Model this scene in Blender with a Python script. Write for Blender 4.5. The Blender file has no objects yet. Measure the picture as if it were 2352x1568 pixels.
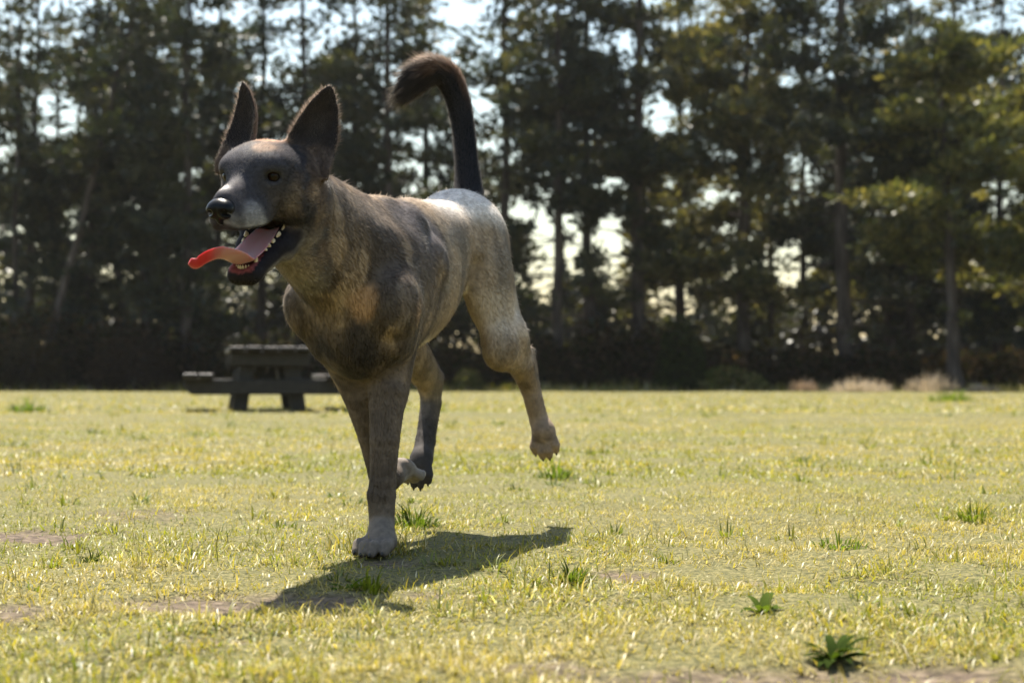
import bpy, bmesh, math, random
import numpy as np
from mathutils import Vector, Matrix

# ------------------------------------------------------------------ camera, sky, sun, exposure
sc = bpy.context.scene
COL = sc.collection
CAM_H = 0.294                     # camera height above the lawn
FOC = 3214.0 / 2352.0             # focal length in picture widths
PITCH = math.radians(1.64)
cam_d = bpy.data.cameras.new('camera'); cam = bpy.data.objects.new('camera', cam_d); COL.objects.link(cam)
cam.location = (0, 0, CAM_H); cam.rotation_euler = (math.pi/2 + PITCH, 0, 0)
cam_d.sensor_width = 36.0; cam_d.lens = 36.0 * FOC
cam_d.clip_start = 0.05; cam_d.clip_end = 3000
cam_d.dof.use_dof = True; cam_d.dof.focus_distance = 2.35; cam_d.dof.aperture_fstop = 5.0
sc.camera = cam
SUN_EL, SUN_AZ = math.radians(64), math.radians(-24)     # azimuth from +Y towards +X
world = bpy.data.worlds.new('World'); sc.world = world; world.use_nodes = True
wn = world.node_tree.nodes; wl = world.node_tree.links
sky = wn.new('ShaderNodeTexSky'); sky.sky_type = 'NISHITA'; sky.sun_disc = False
sky.sun_elevation = SUN_EL; sky.sun_rotation = SUN_AZ; sky.air_density = 1.7; sky.dust_density = 1.7; sky.ozone_density = 1.0
wl.new(sky.outputs[0], wn['Background'].inputs['Color']); wn['Background'].inputs['Strength'].default_value = 0.072
sun_d = bpy.data.lights.new('sun', 'SUN'); sun = bpy.data.objects.new('sun', sun_d); COL.objects.link(sun)
sun_d.energy = 5.0; sun_d.angle = math.radians(0.53); sun_d.color = (1.0, 0.93, 0.81)
to_sun = Vector((math.sin(SUN_AZ)*math.cos(SUN_EL), math.cos(SUN_AZ)*math.cos(SUN_EL), math.sin(SUN_EL)))
sun.rotation_euler = to_sun.to_track_quat('Z', 'Y').to_euler()
sc.view_settings.view_transform = 'Standard'; sc.view_settings.look = 'None'
sc.view_settings.exposure = 1.64; sc.view_settings.gamma = 1.0; sc.view_settings.use_curve_mapping = False
sc.cycles.use_denoising = True
sc.cycles.max_bounces = 10; sc.cycles.transparent_max_bounces = 8
sc.cycles.sample_clamp_indirect = 6.0

rng = np.random.default_rng(7)
random.seed(7)

def at(px, py, Y):
    """A point at distance Y on the sight line through (px, py) of the 2352 x 1568 picture."""
    return np.array([(px-1176.0)*Y/3214.0, Y, CAM_H - (py-876.0)*Y/3214.0])

def tag(o, label=None, cat=None, group=None, kind=None):
    if label: o['label'] = label
    if cat: o['category'] = cat
    if group: o['group'] = group
    if kind: o['kind'] = kind
    return o

def empty(name, loc=(0, 0, 0), rz=0.0):
    e = bpy.data.objects.new(name, None); COL.objects.link(e); e.location = loc; e.rotation_euler = (0, 0, rz)
    e.empty_display_size = 0.1
    return e

def mesh_np(name, verts, faces, smooth=False):
    """Mesh from numpy arrays; faces is (n,3) or (n,4) or a list of such arrays."""
    me = bpy.data.meshes.new(name)
    if not isinstance(faces, (list, tuple)): faces = [faces]
    faces = [np.asarray(f, dtype=np.int32) for f in faces if len(f)]
    verts = np.asarray(verts, dtype=np.float32)
    me.vertices.add(len(verts)); me.vertices.foreach_set('co', verts.ravel())
    tot = np.concatenate([np.full(len(f), f.shape[1], np.int32) for f in faces])
    idx = np.concatenate([f.ravel() for f in faces])
    me.loops.add(len(idx)); me.loops.foreach_set('vertex_index', idx)
    me.polygons.add(len(tot))
    me.polygons.foreach_set('loop_start', np.concatenate([[0], np.cumsum(tot)[:-1]]).astype(np.int32))
    if smooth: me.polygons.foreach_set('use_smooth', np.ones(len(tot), bool))
    me.update(calc_edges=True); me.validate()
    return me

def obj(name, me, mat=None, parent=None):
    o = bpy.data.objects.new(name, me); COL.objects.link(o)
    if mat is not None and not me.materials: me.materials.append(mat)
    if parent is not None: o.parent = parent
    return o

def vcol(me, name, rgb):
    a = me.color_attributes.new(name, 'FLOAT_COLOR', 'POINT')
    c = np.ones((len(rgb), 4), np.float32); c[:, :3] = rgb
    a.data.foreach_set('color', c.ravel())

# ------------------------------------------------------------------ numpy value noise
def _hash(i, j, k, s):
    h = (i*374761393 + j*668265263 + k*2147483647 + s*974711) & 0xffffffff
    h = ((h ^ (h >> 13)) * 1274126177) & 0xffffffff
    return ((h ^ (h >> 16)) & 0xffff) / 65535.0
def vnoise(p, scale, seed=0):
    q = np.asarray(p, dtype=np.float64) * scale
    i = np.floor(q).astype(np.int64); f = q - i; f = f*f*(3-2*f)
    r = 0
    for dx in (0, 1):
        for dy in (0, 1):
            for dz in (0, 1):
                w = (f[:, 0] if dx else 1-f[:, 0]) * (f[:, 1] if dy else 1-f[:, 1]) * (f[:, 2] if dz else 1-f[:, 2])
                r = r + w*_hash(i[:, 0]+dx, i[:, 1]+dy, i[:, 2]+dz, seed)
    return r
def fnoise(p, scale, seed=0, oct=3):
    r = 0; a = 1; t = 0
    for o in range(oct):
        r = r + a*vnoise(p, scale*2**o, seed+o*17); t += a; a *= .5
    return r/t

def fnoise2(x, y, scale, seed=0, oct=3):
    """the same in the plane, lighter"""
    r = 0; a = 1.0; t = 0
    for o in range(oct):
        qx = (x*(scale*2**o)).astype(np.float32); qy = (y*(scale*2**o)).astype(np.float32); i = np.floor(qx); j = np.floor(qy); fx = qx-i; fy = qy-j
        fx = fx*fx*(3-2*fx); fy = fy*fy*(3-2*fy); i = i.astype(np.int64) & 255; j = j.astype(np.int64) & 255
        T = np.random.default_rng(seed+o*17).random((257, 257)).astype(np.float32); T[256] = T[0]; T[:, 256] = T[:, 0]
        r = r + a*((T[i, j]*(1-fx)+T[i+1, j]*fx)*(1-fy) + (T[i, j+1]*(1-fx)+T[i+1, j+1]*fx)*fy); t += a; a *= .5
    return r/t

# ------------------------------------------------------------------ materials
def mat_new(name):
    m = bpy.data.materials.new(name); m.use_nodes = True
    nt = m.node_tree; nt.nodes.clear()
    out = nt.nodes.new('ShaderNodeOutputMaterial')
    return m, nt, out
def pbsdf(nt, out, col=(.5, .5, .5), rough=.6, spec=.4):
    b = nt.nodes.new('ShaderNodeBsdfPrincipled')
    b.inputs['Base Color'].default_value = (*col, 1); b.inputs['Roughness'].default_value = rough
    b.inputs['Specular IOR Level'].default_value = spec
    nt.links.new(b.outputs[0], out.inputs['Surface'])
    return b
def attr(nt, name):
    a = nt.nodes.new('ShaderNodeAttribute'); a.attribute_name = name
    return a
def noise_node(nt, scale, detail=3, coord='Object', vec_scale=None):
    tc = nt.nodes.new('ShaderNodeTexCoord'); n = nt.nodes.new('ShaderNodeTexNoise')
    n.inputs['Scale'].default_value = scale; n.inputs['Detail'].default_value = detail
    src = tc.outputs[coord]
    if vec_scale:
        mp = nt.nodes.new('ShaderNodeMapping'); mp.inputs['Scale'].default_value = vec_scale
        nt.links.new(src, mp.inputs[0]); src = mp.outputs[0]
    nt.links.new(src, n.inputs['Vector'])
    return n
def ramp(nt, fac, stops):
    r = nt.nodes.new('ShaderNodeValToRGB'); el = r.color_ramp.elements
    while len(el) < len(stops): el.new(0.5)
    for e, (p, c) in zip(el, stops): e.position = p; e.color = (*c, 1)
    nt.links.new(fac, r.inputs[0]); return r
# ------------------------------------------------------------------ ground
def gp(px, py):
    """the point of the lawn seen at (px, py)"""
    Y = CAM_H*3214.0/(py-876.0); return np.array([(px-1176.0)*Y/3214.0, Y])
BARE = [(*gp(90, 1228), .16, .10, 1.0), (*gp(450, 1388), .15, .07, 1.0), (*gp(1420, 1322), .05, .035, 1.0), (*gp(2120, 1545), .16, .06, 1.0), (*gp(1740, 1560), .20, .05, .9),
        (*gp(330, 1185), .14, .10, .6), (*gp(880, 1290), .06, .04, .8), (*gp(1240, 1535), .07, .03, .8), (*gp(40, 1400), .07, .05, .9), (*gp(1735, 1330), .05, .03, .9),
        (*gp(210, 1282), .035, .03, .9), (*gp(640, 1375), .14, .04, .9), (*gp(1010, 1366), .10, .03, .7), (*gp(1330, 1560), .08, .03, .8), (*gp(480, 1480), .05, .03, .8)]
def bare(x, y):
    r = np.zeros(len(x)); w = fnoise2(x, y, 22, 91) - .5
    for bx, by, rx, ry, m in BARE:
        ry = ry*1.7
        k = np.where((np.abs(x-bx) < rx*1.8) & (np.abs(y-by) < ry*1.8))[0]
        r[k] = np.maximum(r[k], m*sstep(1.0, .55, np.sqrt(((x[k]-bx)/rx)**2+((y[k]-by)/ry)**2) + w[k]*1.3))
    return r
def height(x, y):
    near = np.exp(-(y/9.0)**2)
    h = (fnoise2(x, y, 5.0, 61, 3)-.5)*.026*near + (fnoise2(x, y, 21.0, 64, 2)-.5)*.014*np.exp(-(y/5.0)**2) + (fnoise2(x, y, .55, 62, 2)-.5)*.05*sstep(3.2, 9, y)
    flat = np.exp(-(((x+.23)/.12)**2+((y-2.38)/.12)**2))
    return h*(1-flat) - .006*bare(x, y)*(y < 6)
def sstep(a, b, x):
    t = np.clip((x-a)/(b-a), 0, 1); return t*t*(3-2*t)
gy = np.concatenate([[-60, -20, -6, -2], np.arange(0, 5.0, .03), 5*1.035**np.arange(0, 72), [80, 110, 160, 260, 500, 1200]])
gx = np.concatenate([[-900, -300, -120, -60, -30], np.linspace(-16, -2.6, 40), np.arange(-2.5, 2.5, .03), np.linspace(2.6, 16, 40), [30, 60, 120, 300, 900]])
GX, GY = np.meshgrid(gx, gy); gv = np.stack([GX.ravel(), GY.ravel(), height(GX.ravel(), GY.ravel())], 1)
nxg = len(gx); ii, jj = np.meshgrid(np.arange(len(gy)-1), np.arange(nxg-1), indexing='ij'); k = (ii*nxg+jj).ravel()
gme = mesh_np('ground', gv, np.stack([k, k+1, k+nxg+1, k+nxg], 1), True)
soil = bare(gv[:, 0], gv[:, 1])*(gv[:, 1] < 8); vcol(gme, 'soil', np.repeat(soil[:, None], 3, 1))
m, nt, out = mat_new('lawn_ground'); b = pbsdf(nt, out, rough=.9, spec=.15)
n1 = noise_node(nt, 120, 8); n1.inputs['Roughness'].default_value = .75; r1 = ramp(nt, n1.outputs[0], [(.36, (.026, .026, .011)), (.47, (.075, .072, .026)), (.58, (.14, .122, .05)), (.74, (.25, .205, .105))])
n2 = noise_node(nt, 60, 4); r2 = ramp(nt, n2.outputs[0], [(.30, (.030, .022, .015)), (.50, (.080, .058, .040)), (.75, (.17, .130, .092))])
mx = nt.nodes.new('ShaderNodeMix'); mx.data_type = 'RGBA'; nt.links.new(attr(nt, 'soil').outputs['Fac'], mx.inputs['Factor']); nt.links.new(r1.outputs[0], mx.inputs['A']); nt.links.new(r2.outputs[0], mx.inputs['B'])
# under the trees the lawn gives way to brown needle litter
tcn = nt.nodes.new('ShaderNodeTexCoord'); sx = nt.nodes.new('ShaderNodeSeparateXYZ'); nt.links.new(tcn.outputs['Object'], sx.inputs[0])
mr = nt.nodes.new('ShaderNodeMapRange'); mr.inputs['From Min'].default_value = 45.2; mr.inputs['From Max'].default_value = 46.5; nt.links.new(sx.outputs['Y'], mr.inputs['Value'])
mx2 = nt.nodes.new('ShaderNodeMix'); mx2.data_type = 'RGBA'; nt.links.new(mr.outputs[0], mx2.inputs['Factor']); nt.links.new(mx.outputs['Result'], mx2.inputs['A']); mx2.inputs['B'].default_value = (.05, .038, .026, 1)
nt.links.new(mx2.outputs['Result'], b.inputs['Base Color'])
bp = nt.nodes.new('ShaderNodeBump'); bp.inputs['Strength'].default_value = .8; bp.inputs['Distance'].default_value = .012; nt.links.new(n2.outputs[0], bp.inputs['Height']); nt.links.new(bp.outputs[0], b.inputs['Normal'])
tag(obj('ground', gme, m), kind='structure')

# ------------------------------------------------------------------ grass
def leaf_mat(name, trans=.5, rough=.35, gloss=.10, tcol=(1.25, 1.2, .55), attrname='tint'):
    m, nt, out = mat_new(name)
    c = attr(nt, attrname)
    d = nt.nodes.new('ShaderNodeBsdfDiffuse'); nt.links.new(c.outputs['Color'], d.inputs['Color'])
    t = nt.nodes.new('ShaderNodeBsdfTranslucent')
    mu = nt.nodes.new('ShaderNodeMix'); mu.data_type = 'RGBA'; mu.blend_type = 'MULTIPLY'; mu.inputs['Factor'].default_value = 1; nt.links.new(c.outputs['Color'], mu.inputs['A']); mu.inputs['B'].default_value = (*tcol, 1)
    nt.links.new(mu.outputs['Result'], t.inputs['Color'])
    m1 = nt.nodes.new('ShaderNodeMixShader'); m1.inputs[0].default_value = trans; nt.links.new(d.outputs[0], m1.inputs[1]); nt.links.new(t.outputs[0], m1.inputs[2])
    if gloss > 0:
        g = nt.nodes.new('ShaderNodeBsdfGlossy'); g.inputs['Roughness'].default_value = rough; g.inputs['Color'].default_value = (1, 1, 1, 1)
        m2 = nt.nodes.new('ShaderNodeMixShader'); m2.inputs[0].default_value = gloss; nt.links.new(m1.outputs[0], m2.inputs[1]); nt.links.new(g.outputs[0], m2.inputs[2]); nt.links.new(m2.outputs[0], out.inputs['Surface'])
    else: nt.links.new(m1.outputs[0], out.inputs['Surface'])
    return m
M_GRASS = leaf_mat('grass_blade', .42, .44, .026, (1.15, 1.13, .40))
def blades(x, y, z, hgt, wid, lean, ang, twist):
    """curved tapering blades of two segments; returns vertices (n*5) and faces"""
    n = len(x); base = np.stack([x, y, z], 1)
    ld = np.stack([np.cos(ang), np.sin(ang), ang*0], 1); wd = np.stack([-np.sin(ang+twist), np.cos(ang+twist), ang*0], 1)
    up = np.array([0, 0, 1.])
    sl = np.sin(lean)[:, None]; cl = np.cos(lean)[:, None]; H = hgt[:, None]; W = wid[:, None]
    p1 = base + H*.55*(up*cl + ld*sl*.7); p2 = p1 + H*.5*(up*np.cos(np.minimum(lean*1.7, 1.75))[:, None] + ld*np.sin(np.minimum(lean*1.7, 1.75))[:, None])
    V = np.stack([base-wd*W*.5, base+wd*W*.5, p1-wd*W*.42, p1+wd*W*.42, p2], 1).reshape(-1, 3)
    o = np.arange(n)*5
    return V, [np.stack([o, o+1, o+3, o+2], 1), np.stack([o+2, o+3, o+4], 1)]
PAL = np.array([(.235, .225, .024), (.285, .246, .030), (.105, .132, .018), (.300, .245, .048), (.38, .305, .14), (.34, .27, .085), (.185, .200, .036), (.52, .46, .33)])
def grass_zone(n, y0, y1, margin, h0, h1, w0, w1, keepbare=True, simple=False):
    y = y0*(y1/y0)**rng.random(n*2) if y1/y0 > 1.5 else y0+(y1-y0)*rng.random(n*2)
    x = (rng.random(n*2)*2-1)*(.42*y+margin)
    dens = np.clip(2.6*fnoise2(x, y, 7.0, 71, 3)-.45, .12, 1.3)
    if keepbare: dens = dens*(1-.96*bare(x, y)) 
    k = rng.random(n*2) < dens*.75
    x, y = x[k][:n], y[k][:n]; n = len(x)
    big = fnoise2(x, y, 1.6, 81, 2); sm = fnoise2(x, y, 9, 83, 2)
    h = (h0+(h1-h0)*rng.random(n)**1.7)*(.45+1.1*sm); w = w0+(w1-w0)*rng.random(n)
    lean = np.clip(rng.normal(1.18, .36, n), .05, 1.54); ang = rng.random(n)*2*np.pi
    V, F = blades(x, y, height(x, y)-.003, h, w, lean, ang, rng.normal(0, .5, n))
    if simple: V = V.reshape(n, 5, 3)[:, [0, 1, 4]].reshape(-1, 3); F = [np.arange(n*3).reshape(-1, 3)]
    ci = rng.choice(len(PAL), n, p=[.22, .19, .17, .12, .09, .08, .09, .04])
    c = PAL[ci]*(.60+.7*rng.random((n, 1)))
    dry = sstep(.46, .66, big)[:, None]*.55; c = c*(1-dry) + dry*np.array([.345, .272, .11])*(.7+.6*rng.random((n, 1)))
    grn = sstep(.45, .30, big)[:, None]*.5; c = c*(1-grn) + grn*np.array([.145, .168, .030])*(.7+.6*rng.random((n, 1)))
    return V, F, np.repeat(c, 3 if simple else 5, 0)
def merge(parts):
    V, F, C, o = [], {}, [], 0
    for v, f, c in parts:
        V.append(v); C.append(c)
        for a in f: F.setdefault(a.shape[1], []).append(a+o)
        o += len(v)
    return np.concatenate(V), [np.concatenate(a) for a in F.values()], np.concatenate(C)
gpz = [grass_zone(205000, .85, 4.2, .42, .011, .036, .0012, .0027), grass_zone(280000, .85, 4.8, .42, .010, .027, .0012, .0027, True, True), grass_zone(40000, 4.2, 10.0, .8, .02, .04, .0035, .007),
       grass_zone(230000, 4.4, 14.0, .8, .016, .036, .004, .008, True, True), grass_zone(85000, 13.0, 46.0, 1.0, .035, .07, .014, .03, False, True)]
def coarse(n_t, y0, y1):
    """scattered coarser, greener tussocks"""
    y = y0*(y1/y0)**rng.random(n_t); x = (rng.random(n_t)*2-1)*(.42*y+.5); k = 26; r = (.012+.02*rng.random(n_t))*(y/2.2)**.45
    a = rng.random((n_t, k))*2*np.pi; q = np.sqrt(rng.random((n_t, k)))*r[:, None]
    X = (x[:, None]+q*np.cos(a)).ravel(); Yy = (y[:, None]+q*np.sin(a)).ravel(); sc_ = np.repeat((y/2.2)**.45, k)
    V, F = blades(X, Yy, height(X, Yy)-.003, (.014+.024*rng.random(n_t*k))*sc_, (.002+.0025*rng.random(n_t*k))*sc_, np.clip(rng.normal(.95, .35, n_t*k), .1, 1.45), a.ravel()+rng.normal(0, .5, n_t*k), rng.normal(0, .4, n_t*k))
    c = np.repeat(np.array([(.10, .125, .022), (.14, .16, .028), (.18, .18, .034)])[rng.choice(3, n_t)], k, 0)*(.6+.7*rng.random((n_t*k, 1)))
    return V, F, np.repeat(c, 5, 0)
gpz.append(coarse(260, 1.0, 16.0))
n = 240; a_ = rng.random(n)*2*np.pi; q_ = .032+.06*rng.random(n); pc = gp(868, 1262)
x = pc[0]+q_*np.cos(a_); y = pc[1]-.012+q_*np.sin(a_)*.8                                   # blades standing round the planted paw
v_, f_ = blades(x, y, x*0-.004, .022+.03*rng.random(n), .0016+.0016*rng.random(n), np.clip(rng.normal(.7, .35, n), .05, 1.4), rng.random(n)*6.28, rng.normal(0, .5, n))
gpz.append((v_, f_, np.repeat(PAL[rng.choice(len(PAL), n)]*(.5+.6*rng.random((n, 1))), 5, 0)))
n = 9000; x = (rng.random(n)*2-1)*21; y = 44.2+1.6*rng.random(n)**.6; hh = (.10+.30*rng.random(n)**2)*(.35+1.3*fnoise(np.stack([x, y, x*0], 1), .5, 8, 3))     # long grass left unmown along the wood
v_, f_ = blades(x, y, x*0-.01, hh, .015+.02*rng.random(n), np.clip(rng.normal(.6, .3, n), .05, 1.4), rng.random(n)*6.28, rng.normal(0, .5, n))
gpz.append((v_, f_, np.repeat(PAL[rng.choice(len(PAL), n)]*(.5+.6*rng.random((n, 1))), 5, 0)))
V, F, C = merge(gpz)
gm = mesh_np('grass', V, F); vcol(gm, 'tint', C)
tag(obj('grass', gm, M_GRASS), 'short yellow green grass of the sunlit lawn', 'grass', kind='stuff')

# ------------------------------------------------------------------ weeds and tufts standing in the lawn
M_WEED = leaf_mat('weed_leaf', .45, .38, .0, (1.3, 1.35, .4))
def tuft(name, label, px, py, n, h, w, col, lean=.7, spread=.02, cat='grass tuft', group=None, mat=None):
    x0, y0 = gp(px, py)
    a = rng.random(n)*2*np.pi; r = spread*rng.random(n)**.7; x = r*np.cos(a); y = r*np.sin(a)
    hh = h*(.55+.6*rng.random(n))*(1-.6*(r/max(spread, 1e-6))**2); ww = w*(.7+.6*rng.random(n))
    V, F = blades(x, y, x*0, hh, ww, np.clip(rng.normal(lean, .3, n), .05, 1.4), a+rng.normal(0, .5, n), rng.normal(0, .3, n))
    c = np.asarray(col)*(.65+.7*rng.random((n, 1)))
    me = mesh_np(name, V, F); vcol(me, 'tint', np.repeat(c, 5, 0))
    o = obj(name, me, mat or M_WEED); o.location = (x0, y0, float(height(np.array([x0]), np.array([y0]))[0])-.004)
    tag(o, label, cat, group); return o
G_T = 'grass tufts on the lawn'
tuft('grass_tuft', 'coarse green grass tuft just behind the planted front paw, at the shadow edge', 955, 1208, 90, .075, .0045, (.06, .085, .018), .75, .05, group=G_T)
tuft('grass_tuft', 'green grass tuft on the lawn below the raised hind paw', 1275, 1098, 90, .09, .005, (.075, .105, .02), .8, .06, group=G_T)
tuft('grass_tuft', 'dark green grass tuft right of the near edge of the dog shadow', 1310, 1335, 80, .05, .0035, (.06, .085, .018), .8, .035, group=G_T)
tuft('grass_tuft', 'small dark grass tuft on the lawn left of the dog shadow', 215, 1280, 60, .045, .0035, (.035, .05, .014), .7, .022, group=G_T)
tuft('grass_tuft', 'green grass tuft far out at the left edge, left of the picnic table', 65, 942, 140, .20, .012, (.06, .09, .02), .8, .22, group=G_T)
tuft('grass_tuft', 'pale green clump far out on the right near the dry grass', 2185, 922, 160, .26, .016, (.10, .13, .035), .7, .32, group=G_T)
tuft('grass_tuft', 'green grass tuft on the open lawn right of the dog shadow', 1925, 1262, 70, .05, .004, (.085, .12, .02), .75, .045, group=G_T)
tuft('grass_tuft', 'yellow green grass tuft near the right edge of the lawn', 2230, 1195, 80, .06, .004, (.10, .125, .024), .7, .05, group=G_T)
tuft('grass_tuft', 'bright yellow green tuft inside the dog shadow', 850, 1355, 50, .04, .0045, (.12, .14, .02), .6, .03, group=G_T)
def weed(name, label, px, py, n, L, W, col, seed):
    """rosette of broad arching leaves, each leaf a part"""
    r = np.random.default_rng(seed); x0, y0 = gp(px, py); e = empty(name, (x0, y0, float(height(np.array([x0]), np.array([y0]))[0])))
    tag(e, label, 'weed')
    for i in range(n):
        a = 2*np.pi*i/n + r.normal(0, .25); l = L*(.6+.5*r.random()); w = W*(.7+.5*r.random()); el = r.uniform(.15, .95)
        ns = 7; V = []; p = np.array([0, 0, -.002]); 
        for k in range(ns):
            t = k/(ns-1); e_ = el - 1.3*t*t*r.uniform(.7, 1.1); d = np.array([math.cos(a)*math.cos(e_), math.sin(a)*math.cos(e_), math.sin(e_)]); s = np.array([-math.sin(a), math.cos(a), 0])
            hw = w*.5*(.35+.65*math.sin(math.pi*min(1, .12+t*.88)))*(1 if k < ns-1 else .12)
            V += [p - s*hw + np.array([0, 0, hw*.35]), p.copy(), p + s*hw + np.array([0, 0, hw*.35])]; p = p + d*l/(ns-1)
        Q = [(3*k+j, 3*k+j+1, 3*k+j+4, 3*k+j+3) for k in range(ns-1) for j in (0, 1)]
        me = mesh_np('leaf', V, np.array(Q), True); c = np.asarray(col)*r.uniform(.7, 1.35); vcol(me, 'tint', np.tile(c, (len(V), 1)))
        obj('leaf', me, M_WEED, e)
    return e
weed('plantain_weed', 'dark green weed with broad leaves at the bottom edge, right of centre', 1912, 1512, 24, .046, .011, (.036, .055, .013), 5)
weed('plantain_weed', 'small weed with one broad upright leaf above the large bottom weed', 1748, 1400, 6, .045, .014, (.06, .085, .018), 6)
weed('plantain_weed', 'low green weed in the middle of the dog shadow', 800, 1352, 8, .045, .011, (.07, .11, .02), 8)

# ------------------------------------------------------------------ bark, timber, foliage materials
m, nt, out = mat_new('pine_bark'); b = pbsdf(nt, out, rough=.9, spec=.15)
n1 = noise_node(nt, 5, 6, vec_scale=(1, 1, .22)); r1 = ramp(nt, n1.outputs[0], [(.30, (.022, .018, .016)), (.55, (.070, .056, .048)), (.8, (.13, .11, .10))]); nt.links.new(r1.outputs[0], b.inputs['Base Color'])
bp = nt.nodes.new('ShaderNodeBump'); bp.inputs['Strength'].default_value = .8; bp.inputs['Distance'].default_value = .04; nt.links.new(n1.outputs[0], bp.inputs['Height']); nt.links.new(bp.outputs[0], b.inputs['Normal'])
M_BARK = m
M_NEEDLE = leaf_mat('pine_needles', .40, .45, .03, (1.15, 1.1, .6))
M_BUSH = leaf_mat('bush_leaf', .40, .40, .0, (1.2, 1.1, .5))

def tube(P, R, n):
    P = np.asarray(P, float); V = []
    for i in range(len(P)):
        d = P[min(i+1, len(P)-1)]-P[max(i-1, 0)]; d = d/np.linalg.norm(d)
        a = np.cross(d, (0, 1, 0.)) if abs(d[1]) < .9 else np.cross(d, (1., 0, 0)); a /= np.linalg.norm(a); b_ = np.cross(d, a)
        for j in range(n):
            t = 2*np.pi*j/n; V.append(P[i] + R[i]*(a*math.cos(t)+b_*math.sin(t)))
    Q = [(i*n+j, i*n+(j+1) % n, (i+1)*n+(j+1) % n, (i+1)*n+j) for i in range(len(P)-1) for j in range(n)]
    return np.array(V), np.array(Q)
def sprays(C, D, size, asp, r):
    """needle sprays: slim diamond faces at C pointing along D"""
    n = len(C); D = D/np.linalg.norm(D, axis=1, keepdims=True); A = r.normal(0, 1, (n, 3)); S = np.cross(D, A); S /= np.linalg.norm(S, axis=1, keepdims=True)
    L = size*(.6+.8*r.random((n, 1))); W = L*asp*(.7+.6*r.random((n, 1)))
    V = np.stack([C-D*L*.5, C+S*W*.5+D*L*.05, C+D*L*.5, C-S*W*.5+D*L*.05], 1).reshape(-1, 3)
    return V, np.arange(n*4).reshape(-1, 4)
GAPS = [  # bright openings in the wood: px, py, half width, half height, how empty
 (130, 265, 75, 70, .9), (170, 505, 24, 60, .85), (95, 60, 60, 70, .6), (35, 130, 40, 120, .4), (445, 405, 34, 26, .9), (385, 300, 30, 40, .35), (720, 55, 150, 62, .85), (840, 105, 60, 30, .7), (570, 90, 50, 50, .5),
 (1252, 590, 36, 125, .97), (1322, 560, 26, 125, .97), (1405, 560, 40, 120, .95), (1530, 272, 62, 40, .95), (1535, 185, 34, 40, .5), (1535, 500, 36, 40, .85), (1548, 690, 66, 40, .9), (1660, 700, 40, 25, .6),
 (1845, 410, 46, 66, .9), (1815, 620, 66, 66, .92), (1750, 450, 16, 28, .6), (2030, 480, 38, 48, .6), (2305, 440, 62, 36, .95), (2180, 440, 40, 22, .6), (2275, 70, 30, 45, .8), (2320, 170, 30, 40, .4),
 (880, 620, 50, 90, .5), (290, 590, 30, 60, .5), (340, 640, 24, 40, .5), (530, 660, 40, 60, .6), (490, 560, 24, 30, .5), (1160, 330, 60, 40, .35), (1130, 110, 45, 60, .5), (1240, 80, 30, 40, .5), (1080, 250, 40, 60, .3),
 (1420, 110, 30, 40, .4), (2060, 650, 36, 40, .5), (2220, 640, 40, 50, .5), (230, 640, 30, 60, .3), (600, 660, 30, 60, .3), (1240, 410, 50, 30, .5)]
def openness(P):
    """how empty the wood is along the sight lines to points P"""
    px = 1176+3214*P[:, 0]/P[:, 1]; py = 876-3214*(P[:, 2]-CAM_H)/P[:, 1]; r = np.zeros(len(P))
    w = fnoise(np.stack([px, py, px*0], 1), 1/45., 13) - .5
    for gx_, gy_, a, b_, m in GAPS:
        r = np.maximum(r, m*sstep(1.25, .8, np.sqrt(((px-gx_)/a)**2+((py-gy_)/b_)**2)+w*.9))
    return r
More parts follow.
